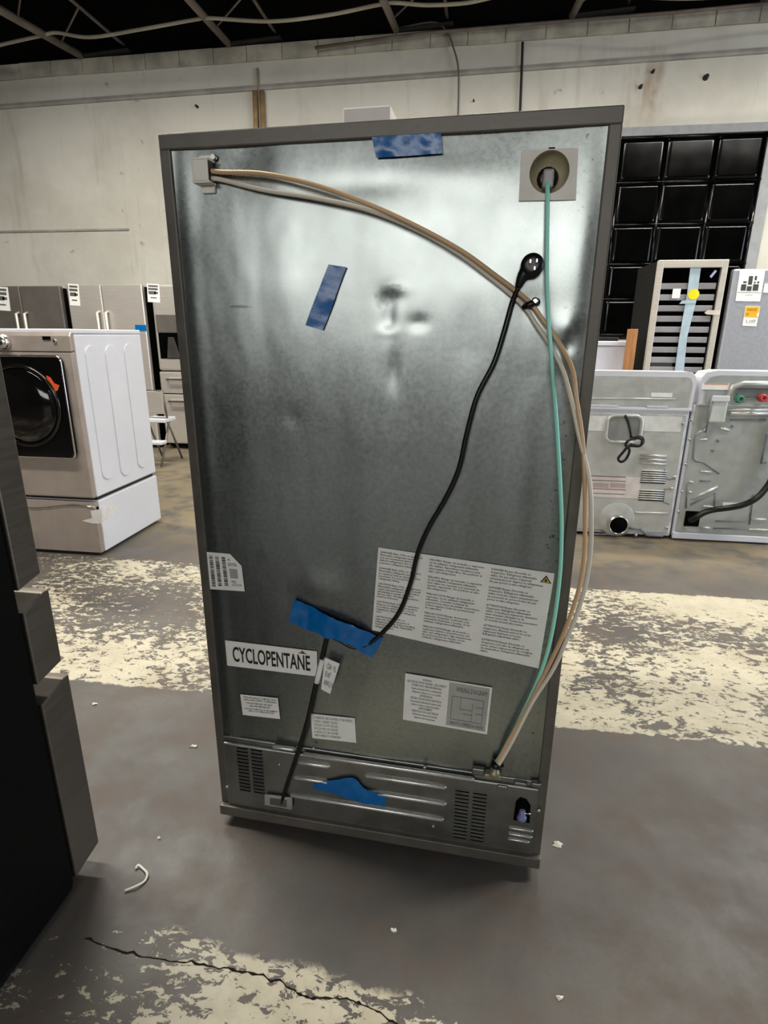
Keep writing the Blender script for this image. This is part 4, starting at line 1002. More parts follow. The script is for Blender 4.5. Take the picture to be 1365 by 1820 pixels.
for z0, z1, zh in ((zd2 + .006, zd - .006, (-3.5000, 6.6000, 0.8530)[2]), (.07, zd2 - .006, (-3.4840, 6.6000, 0.5920)[2])):
    bm = BM(); box(bm, X3, X3b, Y3, Y3 + .065, z0, z1, .012, 3); dd = obj('drawer', bm, M_steel, f3)
    bm = BM(); tube(bm, [(X3 + .10, Y3, zh), (X3 + .11, Y3 - .05, zh), (X3b - .11, Y3 - .05, zh), (X3b - .10, Y3, zh)], .014, 8); obj('handle', bm, M_brightsteel, dd)
bm = BM(); box(bm, X3 + .03, X3b - .03, Y3 + .10, Y3 + .70, 0, .03); obj('toe_grille', bm, M_blackplastic, f3)

# small folded stand between them
st_ = (-3.6100, 6.3030, 0.0000)
st = thing('step_stool', 'small grey and white step stool in front of the far refrigerators', 'stool', ((-3.2130, 5.7000, 0.3550)[0] - .10, 5.8, 0))
sx, sy = (-3.1940, 5.7000, 0.3550)[0] - .10, 5.75
bm = BM(); box(bm, sx - .17, sx + .10, sy - .02, sy + .22, .46, .50, .008); obj('step', bm, M_white, st)
bm = BM(); box(bm, sx - .17, sx + .10, sy - .14, sy - .02, .24, .275, .008); obj('step', bm, M_white, st)
for xx in (sx - .15, sx + .085):
    for ya, yb in ((-.17, .10), (.30, .06)):
        bm = BM(); tube(bm, [(xx, sy + ya, .012), (xx, sy + yb, .47)], .012, 8); obj('leg', bm, M_slate, st)
bm = BM(); tube(bm, [(sx - .15, sy + .06, .47), (sx - .15, sy + .02, .80), (sx + .085, sy + .02, .80), (sx + .085, sy + .06, .47)], .012, 8); obj('hand_rail', bm, M_slate, st)
bm = BM(); box(bm, sx - .14, sx + .08, sy + .01, sy + .03, .55, .79, .006); obj('back_plate', bm, M_steel, st)

# ------------------------------------------------------------------ dryer seen from behind
M_galv2 = simple('galvanised_machine_back', rgb(200, 202, 199), 0.45, 0.55, 0.06, 18, 0.03)
M_galvlite = simple('pale_galvanised_rib', rgb(205, 206, 202), 0.4, 0.5, 0.05, 18)
DY = 4.07
dr_ = thing('dryer', 'dryer seen from behind with a round exhaust outlet near the floor', 'dryer', (1.14, 4.43, 0))
DX0, DX1 = 0.800, 1.480
zt = (1.3780, 4.0700, 0.9200)[2]
zc = (1.0960, 4.0700, 1.1610)[2]
bm = BM(); box(bm, DX0, DX1, DY + .012, DY + .72, .02, zt, .012); obj('cabinet', bm, M_white, dr_)
bm = BM(); box(bm, DX0 + .012, DX1 - .018, DY, DY + .02, .045, zt - .035, .006); bp = obj('back_panel', bm, M_galv2, dr_)
bm = BM(); box(bm, DX0 - .002, DX1 + .004, DY - .004, DY + .70, zt - .012, zt + .006, .003); obj('top_lid', bm, M_white, dr_)
bm = BM(); pts = roundrect((DX0 + DX1) / 2, zt + .5 * (zc - zt) - .05, DX1 - DX0 + .01, zc - zt + .1, .055, 6)
pts = [(x, max(z, zt)) for x, z in pts]
seen = []; [seen.append(p) for p in pts if p not in seen]
prism(bm, [(x, DY + .004, z) for x, z in seen], (0, .14, 0), .004); co = obj('console', bm, M_white, dr_)
bm = BM(); pts = roundrect((DX0 + DX1) / 2, zt + .5 * (zc - zt) - .075, DX1 - DX0 - .035, zc - zt + .085, .04, 6)
pts = [(x, max(z, zt + .012)) for x, z in pts]
seen = []; [seen.append(p) for p in pts if p not in seen]
prism(bm, [(x, DY + .006, z) for x, z in seen], (0, -.006, 0), .002); obj('console_back', bm, M_galv2, co)
def strip(par, a, b_, r=.006, mat=None, name='rib', y=DY, squash=.5):
    bm = BM(); tube(bm, [(a[0], y, a[2]), (b_[0], y, b_[2])], r, 8, flat=1.0); return obj(name, bm, mat or M_galvlite, par)
strip(co, (0.8300, 4.0700, 0.9790), (1.3680, 4.0700, 0.9870), .005)
def plate(par, name, p0, p1, mat, y=DY, th=.002, bev=0.0):
    bm = BM(); box(bm, min(p0[0], p1[0]), max(p0[0], p1[0]), y - th, y + .001, min(p0[2], p1[2]), max(p0[2], p1[2]), bev); return obj(name, bm, mat, par)
plate(co, 'label_plate', (1.2140, 4.0700, 1.0240), (1.3460, 4.0700, 0.9970), M_paper)
for a, b_ in (((0.8340, 4.0700, 0.9370), (1.0110, 4.0700, 0.9260)), ((1.1970, 4.0700, 0.9380), (1.3280, 4.0700, 0.9270))): plate(co, 'tab', a, b_, M_white, DY, .006, .001)
# cord pocket
pk0, pk1 = (0.9560, 4.0700, 0.8680), (1.1810, 4.0700, 0.6870)
bm = BM(); pts = roundrect((pk0[0] + pk1[0]) / 2, (pk0[2] + pk1[2]) / 2, pk1[0] - pk0[0], pk0[2] - pk1[2], .045, 5)
tube(bm, [(x, DY - .002, z) for x, z in pts], .012, 8, closed=True); pk = obj('cord_pocket', bm, M_galvlite, bp)
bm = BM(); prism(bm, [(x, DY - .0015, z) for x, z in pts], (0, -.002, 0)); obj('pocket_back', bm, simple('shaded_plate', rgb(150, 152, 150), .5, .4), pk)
plate(bp, 'foil_label', (1.1530, 4.0700, 0.8700), (1.4330, 4.0700, 0.7680), simple('pale_foil', rgb(218, 219, 216), .5), DY, .002)
plate(bp, 'foil_label', (0.8240, 4.0700, 0.8610), (0.9580, 4.0700, 0.7610), MATS['pale_foil'], DY, .002)
pcord = [(1.0600, 4.0500, 0.8740), (1.0830, 4.0300, 0.8240), (1.1040, 4.0200, 0.7580), (1.1150, 4.0200, 0.7280), (1.1700, 4.0000, 0.7370), (1.1850, 4.0000, 0.7030), (1.1600, 4.0000, 0.6760), (1.0990, 4.0000, 0.6740), (1.0700, 4.0100, 0.6320), (1.0450, 4.0200, 0.5830), (1.0670, 4.0200, 0.5600), (1.0970, 4.0200, 0.5840), (1.1080, 4.0100, 0.6450), (1.0750, 4.0000, 0.6840), (1.1040, 3.9900, 0.7250), (1.1650, 3.9800, 0.7290), (1.1640, 3.9800, 0.6830), (1.1020, 3.9900, 0.6870)]
bm = BM(); tube(bm, spline(pcord, 6), .009, 8); obj('power_cord', bm, M_blackplastic, dr_)
# louvres
for k in range(3):
    y_ = 809 + k * 7.3
    strip(bp, *[( (1.2030, 4.0700, 0.6020), (1.3720, 4.0700, 0.6000)), ((1.2030, 4.0700, 0.5740), (1.3720, 4.0700, 0.5720)), ((1.2070, 4.0700, 0.5460), (1.3760, 4.0700, 0.5450))][k], .009)
for (p0, p1, n_) in (((1.2240, 4.0700, 0.5030), (1.3770, 4.0700, 0.4100), 6), ((1.2270, 4.0700, 0.3630), (1.3800, 4.0700, 0.2840), 5)):
    for k in range(n_):
        z = p0[2] + (p1[2] - p0[2]) * (k + .5) / n_
        bm = BM(); box(bm, p0[0], p1[0] + .01, DY - .003, DY, z - .012, z - .004); obj('vent_slot', bm, M_darkvoid, bp)
        strip(bp, (p0[0], 0, z), (p1[0] + .01, 0, z), .006, name='louvre')
il = plate(bp, 'instruction_label', (0.8510, 4.0700, 0.4440), (1.2290, 4.0700, 0.2930), simple('pinkish_paper', rgb(214, 204, 200), .5), DY, .002)
for (a, b_) in (((0.8810, 4.0700, 0.4410), (1.1230, 4.0700, 0.4450)), ((0.8850, 4.0700, 0.4110), (1.1270, 4.0700, 0.4150)), ((0.8920, 4.0700, 0.3500), (1.1350, 4.0700, 0.3540)), ((0.8950, 4.0700, 0.3170), (1.1310, 4.0700, 0.3210))): plate(il, 'printed_line', a, b_, simple('brown_print', rgb(92, 70, 66), .6), DY - .002, .001)
for (a, b_) in (((0.9130, 4.0700, 0.3940), (1.0160, 4.0700, 0.3610)), ((1.0270, 4.0700, 0.3990), (1.1290, 4.0700, 0.3660))): plate(il, 'printed_block', a, b_, simple('rose_print', rgb(184, 164, 160), .6), DY - .002, .001)
EXC = (1.1000, 4.0700, 0.1110)
bm = BM(); lathe(bm, [(.135, -.003), (.115, .001), (.095, .004), (.080, .005), (.07, .0055)], (EXC[0], DY, EXC[2] + .025), (0, -1, 0), 32); sw = obj('exhaust_swell', bm, M_galv2, bp)
bm = BM()
prof = [(.060, .0), (.066, .02), (.068, .075), (.062, .078), (.058, .074), (.058, .035)]
lathe(bm, prof, (EXC[0], DY, EXC[2]), (0, -1, 0), 28); ex = obj('exhaust_outlet', bm, M_brightsteel, dr_)
bm = BM(); lathe(bm, [(.057, .030), (.057, .0745), (.002, .0746)], (EXC[0], DY, EXC[2]), (0, -1, 0), 24); obj('outlet_bore', bm, M_darkvoid, ex)
strip(bp, (1.2160, 4.0700, 0.1890), (1.4380, 4.0700, 0.1960), .007)
strip(bp, (1.1820, 4.0700, 0.0730), (1.2700, 4.0700, 0.0700), .010, M_seam); strip(bp, (1.2700, 4.0700, 0.0700), (1.3220, 4.0700, 0.0260), .010, M_seam); strip(bp, (1.3220, 4.0700, 0.0260), (1.4290, 4.0700, 0.0280), .010, M_seam); strip(bp, (0.9170, 4.0700, 0.0110), (1.1230, 4.0700, 0.0190), .007, M_seam)
for p in (((1.2460, 4.0700, 0.0210)), (1.4460, 4.0700, 0.0880), (1.4430, 4.0700, 0.4600), (1.4390, 4.0700, 0.8250), (1.4340, 4.0700, 0.3760)):
    bm = BM(); lathe(bm, [(.011, 0), (.011, .006), (.005, .010)], (p[0], DY, p[2]), (0, -1, 0), 10); obj('screw', bm, M_brightsteel, bp)
bm = BM(); pts = [(1.3730, 4.0700, 0.5130), (1.3900, 4.0700, 0.4460), (1.4140, 4.0700, 0.4390), (1.4490, 4.0700, 0.4450)]
tube(bm, [(p[0], DY, p[2]) for p in pts], .005, 6); obj('pressed_line', bm, M_seam, bp)
bm = BM(); pts = [(1.4420, 4.0700, 0.3720), (1.3900, 4.0700, 0.3700), (1.3960, 4.0700, 0.2760), (1.4400, 4.0700, 0.2620)]
tube(bm, [(p[0], DY, p[2]) for p in pts], .005, 6); obj('pressed_line', bm, M_seam, bp)
for x in (DX0 + .06, DX1 - .06):
    for y in (DY + .07, DY + .65):
        bm = BM(); lathe(bm, [(.024, 0), (.024, .008), (.010, .010), (.010, .026)], (x, y, 0), (0, 0, 1), 12); obj('foot', bm, M_blackplastic, dr_)

# ------------------------------------------------------------------ top-load washer seen from behind
M_back2 = simple('grey_machine_back', rgb(178, 183, 180), 0.45, 0.45, 0.05, 18, 0.03)
tw = thing('washer', 'washer seen from behind with a black drain hose and red and green inlets', 'washer', (1.84, 4.43, 0))
TX0, TX1 = 1.492, 2.180
TY = 4.07
zt2 = (1.5140, 4.0700, 0.9530)[2]; zc2 = (1.9030, 4.0700, 1.1730)[2]
bm = BM(); box(bm, TX0, TX1, TY + .012, TY + .72, .02, zt2, .012); obj('cabinet', bm, M_white, tw)
bm = BM(); box(bm, TX0 + .018, TX1 - .012, TY, TY + .02, .062, zt2 - .004, .006); tb = obj('back_panel', bm, M_back2, tw)
bm = BM(); box(bm, TX0, TX1, TY - .006, TY + .02, .012, .058, .006); obj('base_rail', bm, M_white, tw)
cl0 = [(1.4720, 4.0700, 0.9560), (1.5190, 4.0700, 1.1380), (1.5560, 4.0700, 1.1640)]
bm = BM(); P_ = [(TX0 + .03, zt2), (cl0[1][0] - .005, zc2 - .045), (cl0[1][0] + .02, zc2 - .010), (cl0[2][0] + .05, zc2), (TX1 - .10, zc2), (TX1 - .05, zc2 - .045), (TX1 - .02, zt2)]
prism(bm, [(x, TY + .004, z) for x, z in P_], (0, .16, 0), .006); tc = obj('console', bm, M_white, tw)
cx_ = (TX0 + TX1) / 2; 
bm = BM(); prism(bm, [((x - cx_) * .90 + cx_, TY + .006, zt2 + .006 + (z - zt2) * .84) for x, z in P_], (0, -.008, 0), .003); tcb = obj('console_back', bm, M_back2, tc)
h0, h1 = (1.7080, 4.0700, 1.0950), (1.9620, 4.0700, 0.9890)
bm = BM(); pts = [(h0[0] - .02, h0[2] - .10), (h0[0], h0[2] - .02), (h0[0] + .06, h0[2]), (TX1 - .12, h0[2] + .004)]
tube(bm, [(x, TY - .004, z) for x, z in pts], .018, 8); obj('inlet_hood', bm, M_galvlite, tcb)
bm = BM(); box(bm, h0[0] + .03, TX1 - .10, TY - .004, TY, h1[2] + .01, h0[2] - .03, .01); obj('inlet_recess', bm, simple('recess_grey', rgb(120, 124, 122), .5, .4), tcb)
for p, m_ in (((1.7550, 4.0500, 0.9970), simple('green_inlet', rgb(60, 128, 104), .4)), ((1.8920, 4.0500, 1.0070), simple('red_inlet', rgb(186, 60, 66), .4))):
    bm = BM(); lathe(bm, [(.026, 0), (.026, .012), (.020, .014), (.020, .034), (.023, .036), (.023, .042), (.012, .043), (.012, .02)], (p[0], TY - .004, p[2]), (0, -1, 0), 18); obj('water_inlet', bm, m_, tcb)
plate(tcb, 'warning_label', (1.5200, 4.0700, 1.0920), (1.6850, 4.0700, 1.0520), M_paper, TY - .002, .003); plate(tcb, 'orange_band', (1.5330, 4.0700, 1.0920), (1.6790, 4.0700, 1.0840), simple('faded_orange', rgb(206, 150, 122), .6), TY - .005, .001)
M_clearplastic = simple('clear_plastic_guide', rgb(196, 202, 198), 0.2)
g0, g1 = (1.5840, 4.0400, 1.0090), (1.6890, 4.0400, 0.8400)
bm = BM(); box(bm, g0[0], g1[0], TY - .035, TY - .006, g1[2], g0[2], .012, 3); gd = obj('hose_guide', bm, M_clearplastic, tw)
bm = BM(); box(bm, g0[0], g1[0], TY - .045, TY - .03, g0[2] - .03, g0[2] + .008, .005); obj('guide_cap', bm, M_white, gd)
bm = BM(); tube(bm, [(g0[0] + .005, TY - .036, g0[2] - .03), (g0[0] + .002, TY - .02, g1[2] - .07)], .006, 6); obj('guide_edge', bm, M_seam, gd)
bm = BM(); box(bm, TX0 + .01, TX1 - .01, TY - .005, TY + .01, zt2 - .006, zt2 + .006, .002); obj('top_seam', bm, M_galvlite, tw)
TR_ = [((1.6930, 4.0700, 0.9220), (1.9600, 4.0700, 0.9290), .009, 1), ((1.7250, 4.0700, 0.8990), (1.9580, 4.0700, 0.9050), .016, 1), ((1.7320, 4.0700, 0.8590), (1.9520, 4.0700, 0.8650), .006, 0), ((1.6040, 4.0700, 0.5030), (1.6730, 4.0700, 0.5020), .007, 1), ((1.6070, 4.0700, 0.4390), (1.6800, 4.0700, 0.4390), .006, 0),
       ((1.5810, 4.0700, 0.3060), (1.7290, 4.0700, 0.4010), .010, 1), ((1.5760, 4.0700, 0.2650), (1.7180, 4.0700, 0.3610), .006, 0), ((1.6620, 4.0700, 0.2570), (1.7280, 4.0700, 0.2560), .008, 1), ((1.9820, 4.0700, 0.1790), (2.0780, 4.0700, 0.1840), .008, 1), ((1.9810, 4.0700, 0.1050), (2.1170, 4.0700, 0.1090), .008, 1),
       ((1.6760, 4.0700, 0.1010), (1.7280, 4.0700, 0.1030), .008, 1), ((1.5350, 4.0700, 0.7550), (1.5980, 4.0700, 0.8030), .009, 1), ((1.5660, 4.0700, 0.7180), (1.6110, 4.0700, 0.7270), .007, 1), ((1.6790, 4.0700, 0.8010), (1.7380, 4.0700, 0.7880), .010, 1), ((1.7540, 4.0700, 0.1010), (1.9620, 4.0700, 0.1080), .005, 0), ((1.7600, 4.0700, 0.1550), (1.9560, 4.0700, 0.1610), .005, 0), ((1.5400, 4.0700, 0.4290), (1.5690, 4.0700, 0.4260), .007, 1), ((1.5470, 4.0700, 0.3570), (1.5700, 4.0700, 0.3540), .007, 1)]
for a, b_, r, lite in TR_: strip(tb, a, b_, r, M_galvlite if lite else M_seam, 'rib', TY)
for pts in (((1.5330, 4.0700, 0.7440), (1.5380, 4.0700, 0.6480), (1.5430, 4.0700, 0.5900), (1.5640, 4.0700, 0.5720), (1.6120, 4.0700, 0.5660), (1.7250, 4.0700, 0.4920)), ((1.5340, 4.0700, 0.4160), (1.5510, 4.0700, 0.2390)), ((1.9700, 4.0700, 0.7690), (1.9730, 4.0700, 0.5720), (2.0060, 4.0700, 0.5810)), ((1.9850, 4.0700, 0.3530), (1.9640, 4.0700, 0.3520), (1.9810, 4.0700, 0.1420)), ((1.7250, 4.0700, 0.3610), (1.7310, 4.0700, 0.2600))):
    bm = BM(); tube(bm, [(p[0], TY, p[2]) for p in pts], .006, 6); obj('pressed_line', bm, M_seam, tb)
for p in ((1.4980, 4.0700, 0.7200), (1.4990, 4.0700, 0.5500), (1.5030, 4.0700, 0.3590), (1.5030, 4.0700, 0.2120), (1.4850, 4.0700, 0.8480), (1.5660, 4.0700, 0.0950), (1.6590, 4.0700, 0.6490), (1.7530, 4.0700, 0.8180), (1.6790, 4.0700, 0.7180)):
    bm = BM(); lathe(bm, [(.010, 0), (.010, .005), (.005, .009)], (p[0], TY, p[2]), (0, -1, 0), 10); obj('screw', bm, M_brightsteel if p[0] < 1.62 else M_seam, tb)
hb0, hb1 = (1.5540, 4.0700, 0.2190), (1.6530, 4.0700, 0.1080)
plate(tb, 'hose_port', hb0, hb1, M_darkvoid, TY, .004, .001)
plate(tb, 'rating_label', (1.7840, 4.0700, 0.2910), (1.9160, 4.0700, 0.2610), M_paper, TY, .003)
bm = BM(); tube(bm, spline([(1.5880, 4.0700, 0.1670), (1.5890, 4.0400, 0.1640), (1.6110, 4.0200, 0.1920), (1.6520, 4.0100, 0.2300), (1.7090, 4.0000, 0.2560), (1.8130, 4.0000, 0.2770), (1.8960, 4.0000, 0.3050), (1.9580, 4.0000, 0.3510), (1.9990, 4.0000, 0.4150), (2.0260, 4.0000, 0.4900), (2.0330, 4.0100, 0.5830), (2.0170, 4.0300, 0.7470), (1.9870, 4.0400, 0.8920)], 8), .020, 10); obj('drain_hose', bm, M_blackplastic, tw)
for x in (TX0 + .06, TX1 - .06):
    for y in (TY + .07, TY + .65):
        bm = BM(); lathe(bm, [(.024, 0), (.024, .008), (.010, .010), (.010, .026)], (x, y, 0), (0, 0, 1), 12); obj('foot', bm, M_blackplastic, tw)

# ------------------------------------------------------------------ wine cooler behind the laundry machines
CY_ = 5.4
k0, k1 = (1.5210, 5.4000, 1.9880), (2.0670, 5.4000, 1.9910)
KX0, KX1, KH = k0[0], k1[0], k0[2]
M_coolsteel = simple('warm_stainless_frame', rgb(200, 194, 182), 0.36, 0.25, 0.05, 5, 0.02, (1, 1, 20))
M_shelf = simple('grey_shelf_front', rgb(206, 196, 190), 0.45, 0.2, 0.06)
wc = thing('wine_cooler', 'tall stainless wine cooler with glass door and grey shelves', 'wine cooler', ((KX0 + KX1) / 2, CY_ + .32, 0))
bm = BM()   # open box shell
box(bm, KX0, KX0 + .03, CY_ + .05, CY_ + .62, .05, KH - .005); box(bm, KX1 - .03, KX1, CY_ + .05, CY_ + .62, .05, KH - .005)
box(bm, KX0 + .03, KX1 - .03, CY_ + .59, CY_ + .62, .05, KH - .005); box(bm, KX0 + .03, KX1 - .03, CY_ + .05, CY_ + .59, KH - .04, KH - .005); box(bm, KX0 + .03, KX1 - .03, CY_ + .05, CY_ + .59, .05, .10)
obj('cabinet', bm, M_blackside, wc)
bm = BM()
fwid = .045
box(bm, KX0, KX0 + fwid, CY_, CY_ + .045, .10, KH, .004); box(bm, KX1 - fwid, KX1, CY_, CY_ + .045, .10, KH, .004)
box(bm, KX0 + fwid, KX1 - fwid, CY_, CY_ + .045, KH - .06, KH, .004); box(bm, KX0 + fwid, KX1 - fwid, CY_, CY_ + .045, .10, .17, .004)
kd = obj('door_frame', bm, M_coolsteel, wc)
m_glass, N_, b_ = material('tinted_door_glass')
b_.inputs['Base Color'].default_value = (0.55, 0.58, 0.62, 1); b_.inputs['Roughness'].default_value = 0.05
b_.inputs['Transmission Weight'].default_value = 1.0; b_.inputs['IOR'].default_value = 1.02
gl_ = N_.new('ShaderNodeBsdfGlossy'); gl_.inputs['Roughness'].default_value = 0.04
tr_ = N_.new('ShaderNodeBsdfTransparent'); tr_.inputs[0].default_value = (0.88, 0.90, 0.92, 1)
mx_ = N_.new('ShaderNodeMixShader'); mx_.inputs[0].default_value = 0.06
N_.l.new(tr_.outputs[0], mx_.inputs[1]); N_.l.new(gl_.outputs[0], mx_.inputs[2])
N_.l.new(mx_.outputs[0], m_glass.node_tree.nodes['Material Output'].inputs['Surface'])
bm = BM(); box(bm, KX0 + fwid, KX1 - fwid, CY_ + .012, CY_ + .018, .17, KH - .06); pane = obj('glass_pane', bm, m_glass, kd)
for p in ((1.8270, 5.4500, 1.7870), (1.8320, 5.4500, 1.6980), (1.8370, 5.4500, 1.6110), (1.8410, 5.4500, 1.5270), (1.8450, 5.4500, 1.4400), (1.8490, 5.4500, 1.3570), (1.8480, 5.4500, 1.2730), (1.8520, 5.4500, 1.1880), (1.8500, 5.4500, 1.1070)):
    bm = BM(); box(bm, KX0 + .05, KX1 - .06, CY_ + .024, CY_ + .044, p[2] - .024, p[2] + .024, .004); sh = obj('shelf', bm, M_shelf, wc)
    bm = BM()
    for q in range(7): box(bm, KX0 + .06 + q * .06, KX0 + .075 + q * .06, CY_ + .044, CY_ + .56, p[2] - .02, p[2] - .008)
    obj('shelf_rack', bm, M_brightsteel, sh)
M_film2 = simple('pale_blue_film_tape', rgb(172, 190, 200), 0.35)
bm = BM(); T_ = [(1.7780, 5.4000, 1.9340), (1.8600, 5.4000, 1.9340), (1.8660, 5.4000, 1.6820), (1.8380, 5.4000, 1.3750), (1.8540, 5.4000, 1.0960), (1.7800, 5.4000, 1.0940), (1.7750, 5.4000, 1.3750), (1.7840, 5.4000, 1.7260)]
prism(bm, [(p[0], CY_ + .011, p[2]) for p in T_], (0, -.001, 0)); obj('film_tape', bm, M_film2, pane)
SB = (1.8350, 5.4000, 1.7210)
M_sun = simple('yellow_starburst', rgb(244, 224, 16), 0.5)
bm = BM(); prism(bm, [(SB[0] + (.046 if k % 2 else .038) * cos(2 * pi * k / 36) * 1.05, CY_ + .009, SB[2] + (.046 if k % 2 else .038) * sin(2 * pi * k / 36)) for k in range(36)], (0, -.002, 0)); obj('starburst_sticker', bm, M_sun, pane)
plate(pane, 'white_tag', (1.6670, 5.4000, 1.7660), (1.7290, 5.4000, 1.6910), M_paper, CY_ + .010, .003)
def poly(par, name, pts, mat, y, th=.002):
    bm = BM(); prism(bm, [(p[0], y, p[2]) for p in pts], (0, -th, 0)); return obj(name, bm, mat, par)
poly(pane, 'lilac_sticker', [(1.9380, 5.4000, 1.8600), (1.9730, 5.4000, 1.9110), (1.9880, 5.4000, 1.8990), (1.9530, 5.4000, 1.8470)], simple('lilac_sticker', rgb(160, 156, 200), .5), CY_ + .010)
poly(pane, 'tape_scrap', [(1.7340, 5.4000, 1.6460), (1.7520, 5.4000, 1.6730), (1.8620, 5.4000, 1.6770), (1.8620, 5.4000, 1.6510)], M_film2, CY_ + .0095)
poly(kd, 'paper_scrap', [(1.9410, 5.4000, 1.5750), (1.9640, 5.4000, 1.5970), (2.0610, 5.4000, 1.5930), (2.0630, 5.4000, 1.5570), (1.9610, 5.4000, 1.5620)], simple('cream_scrap', rgb(206, 196, 184), .6), CY_ - .0005)
bm = BM(); box(bm, KX0 + .02, KX1 - .02, CY_ + .06, CY_ + .60, 0, .052); obj('plinth', bm, M_blackplastic, wc)

# grey refrigerator at the right edge
M_greydoor = simple('silver_grey_door', rgb(168, 170, 176), 0.42, 0.35, 0.05, 40, 0.03)
GX0 = (2.1140, 5.4000, 1.9150)[0]; GH = (2.1140, 5.4000, 1.9150)[2]
gf = thing('refrigerator', 'silver grey refrigerator with paper poster and yellow price tag', 'refrigerator', (GX0 + .38, CY_ + .40, 0))
bm = BM(); box(bm, GX0 + .008, GX0 + .752, CY_ + .07, CY_ + .75, .02, GH - .02, .005); obj('cabinet', bm, M_blackside, gf)
bm = BM(); box(bm, GX0, GX0 + .76, CY_, CY_ + .065, .62, GH, .014, 3); gd1 = obj('door', bm, M_greydoor, gf)
bm = BM(); box(bm, GX0, GX0 + .76, CY_, CY_ + .065, .07, .61, .014, 3); gd2 = obj('door', bm, M_greydoor, gf)
for d, z0, z1 in ((gd1, .75, 1.25), (gd2, .30, .56)):
    bm = BM(); tube(bm, [(GX0 + .69, CY_, z0), (GX0 + .69, CY_ - .05, z0 + .02), (GX0 + .69, CY_ - .05, z1 - .02), (GX0 + .69, CY_, z1)], .013, 8); obj('handle', bm, M_satin, d)
bm = BM(); box(bm, GX0 + .03, GX0 + .73, CY_ + .10, CY_ + .70, 0, .03); obj('toe_grille', bm, M_blackplastic, gf)
PO = [(2.1590, 5.4000, 1.9060), (2.3500, 5.4000, 1.9090), (2.3560, 5.4000, 1.6640), (2.1670, 5.4000, 1.6680)]
po = poly(gd1, 'poster', PO, M_paper, CY_ - .001)
def pp(u, v):
    TL, TR2, BR2, BL = [Vector(p) for p in PO]
    q = (TL * (1 - u) + TR2 * u) * (1 - v) + (BL * (1 - u) + BR2 * u) * v
    return (q.x, 0, q.z)
def icon(u0, v0, u1, v1): poly(po, 'appliance_picture', [pp(u0, v0), pp(u1, v0), pp(u1, v1), pp(u0, v1)], simple('poster_dark', rgb(62, 62, 64), .6), CY_ - .0035, .001)
for q in ((.40, .20, .56, .47), (.64, .20, .72, .33), (.20, .36, .33, .42), (.14, .46, .34, .66), (.38, .52, .57, .67), (.62, .46, .84, .66), (.63, .38, .70, .43), (.76, .37, .84, .43)): icon(*q)
poly(po, 'fold_line', [pp(.02, .715), pp(.98, .715), pp(.98, .725), pp(.02, .725)], M_grey_ink, CY_ - .0035, .0005)
poly(po, 'printed_line', [pp(.35, .79), pp(.66, .79), pp(.66, .802), pp(.35, .802)], MATS['pale_grey_print'], CY_ - .0035, .0005)
PR = [(2.2520, 5.4000, 1.6280), (2.3650, 5.4000, 1.6260), (2.3640, 5.4000, 1.4690), (2.2540, 5.4000, 1.4730)]
pr = poly(gd1, 'price_tag', PR, M_paper, CY_ - .001)
def pq(u, v):
    TL, TR2, BR2, BL = [Vector(p) for p in PR]
    q = (TL * (1 - u) + TR2 * u) * (1 - v) + (BL * (1 - u) + BR2 * u) * v
    return (q.x, CY_ - .0035, q.z)
bm = BM(); prism(bm, [pq(.03, .02), pq(.97, .02), pq(.95, .54), pq(.03, .54)], (0, -.001, 0)); obj('yellow_band', bm, simple('price_yellow', rgb(240, 178, 28), .5), pr)
M_brown = simple('brown_lettering', rgb(140, 84, 20), .6)
text_part('lettering', 'WAREHOUSE\nSALE', (pq(.12, .10), pq(.80, .10), pq(.10, .46)), M_brown, pr, .002)
text_part('lettering', '1,197', (pq(.22, .68), pq(.86, .68), pq(.22, .88)), M_ink, pr, .002)
bm = BM(); prism(bm, [pq(.86, .38), pq(1.0, .30), pq(1.0, .52), pq(.88, .52)], (0, -.003, 0)); obj('white_mark', bm, M_paper, pr)
poly(gd1, 'small_tag', [(2.3660, 5.4000, 1.8020), (2.4220, 5.4000, 1.8020), (2.4230, 5.4000, 1.7290), (2.3660, 5.4000, 1.7330)], M_paper, CY_ - .001)

# white carton and timber left of the cooler
CB0, CB1 = (1.0470, 5.4000, 1.3410), (1.3550, 5.4000, 1.3530)
cr = thing('white_cabinet', 'white cabinet top beside the timber post, behind the dryer', 'cabinet', ((CB0[0] + CB1[0]) / 2, 5.75, 0))
bm = BM(); box(bm, CB0[0] - .10, CB1[0], 5.4, 6.0, .02, 1.30, .006); obj('body', bm, M_white, cr)
bm = BM(); box(bm, CB0[0] - .11, CB1[0] + .004, 5.385, 6.0, 1.302, CB0[2], .006); obj('lid', bm, M_white, cr)
bm = BM(); box(bm, CB0[0] - .07, CB1[0] - .03, 5.44, 5.97, 0, .03); obj('base', bm, M_blackplastic, cr)
bm = BM(); P_ = [(1.0510, 5.4200, 1.3410)]; box(bm, CB0[0] - .02, CB1[0] - .05, 5.5, 5.75, CB0[2], CB0[2] + .035, .01); tag(obj('black_bag', bm, M_blackplastic), 'flat black plastic bag on the white cabinet top', 'bag')
TP = (1.3670, 5.4000, 1.4410)
M_timber = simple('raw_timber', rgb(176, 122, 72), .7, 0, .18, 6, .15, (8, 8, 1))
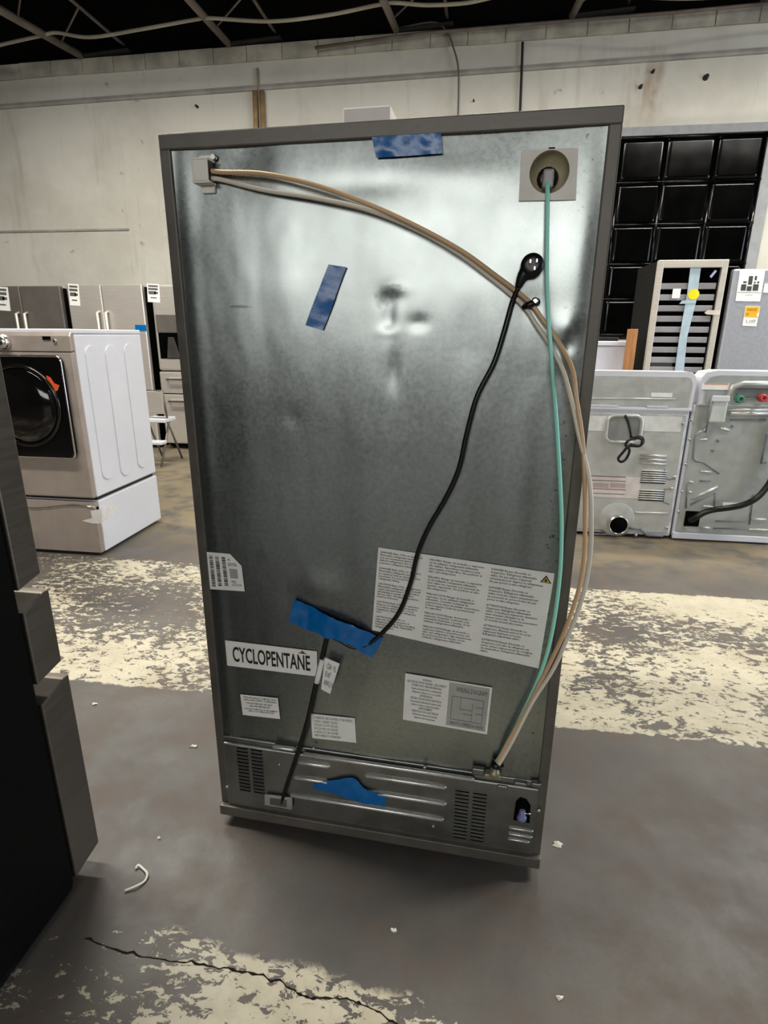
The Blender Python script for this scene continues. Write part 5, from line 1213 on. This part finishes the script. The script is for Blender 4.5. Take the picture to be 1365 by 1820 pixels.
bm = BM(); box(bm, TP[0] - .033, TP[0] + .033, 5.285, 5.375, 0, TP[2], .003); tag(obj('timber_post', bm, M_timber), 'raw timber post standing between white cabinet and wine cooler', 'timber')

# ------------------------------------------------------------------ litter on the floor
M_scrap = simple('paper_scrap_white', rgb(226, 222, 210), .7)
bm = BM(); P_ = [(-0.8120, 1.0090, 0.0000), (-0.7880, 1.0240, 0.0000), (-0.7760, 1.0430, 0.0000), (-0.7800, 1.0610, 0.0000), (-0.8020, 1.0760, 0.0000), (-0.8170, 1.0810, 0.0000), (-0.8200, 1.0720, 0.0000)]
tube(bm, spline([(p[0], p[1], .004 + .003 * (k % 2)) for k, p in enumerate(P_)], 5), .0032, 6, flat=.6); tag(obj('string_scrap', bm, M_scrap), 'curled white string scrap beside the dark refrigerator', 'scrap')
for (p, r, lab) in (((0.3150, 1.3230, 0.0000), .011, 'crumpled white paper scrap right of the refrigerator foot'), ((-0.8840, 1.5480, 0.0000), .010, 'thin white scrap on the floor left of the refrigerator'), ((-1.3740, 1.7140, 0.0000), .008, 'tiny white scrap near the painted lane'), ((-0.8090, 1.1750, 0.0000), .005, 'tiny pale chip near the dark refrigerator'), ((-0.1120, 1.0110, 0.0000), .005, 'tiny pale chip on the floor in front of the refrigerator'), ((0.2640, 0.9180, 0.0000), .006, 'tiny pale chip near the bottom right')):
    bm = BM(); n = 9
    a0 = random.random() * 6
    ring = [(p[0] + r * (0.5 + random.random()) * cos(2 * pi * k / n + a0) * 1.3, p[1] + r * (0.5 + random.random() * .8) * sin(2 * pi * k / n + a0), 0.001 + .005 * random.random()) for k in range(n)]
    c = bm.verts.new((p[0], p[1], .007)); vv = [bm.verts.new(q) for q in ring]; lo = [bm.verts.new((q[0], q[1], 0.0)) for q in ring]
    for k in range(n):
        bm.faces.new((c, vv[k], vv[(k + 1) % n])); bm.faces.new((vv[k], lo[k], lo[(k + 1) % n], vv[(k + 1) % n]))
    tag(obj('paper_scrap', bm, M_scrap), lab, 'scrap', 'litter on the floor')

for o in bpy.data.objects:
    if '_world' in o: del o['_world']
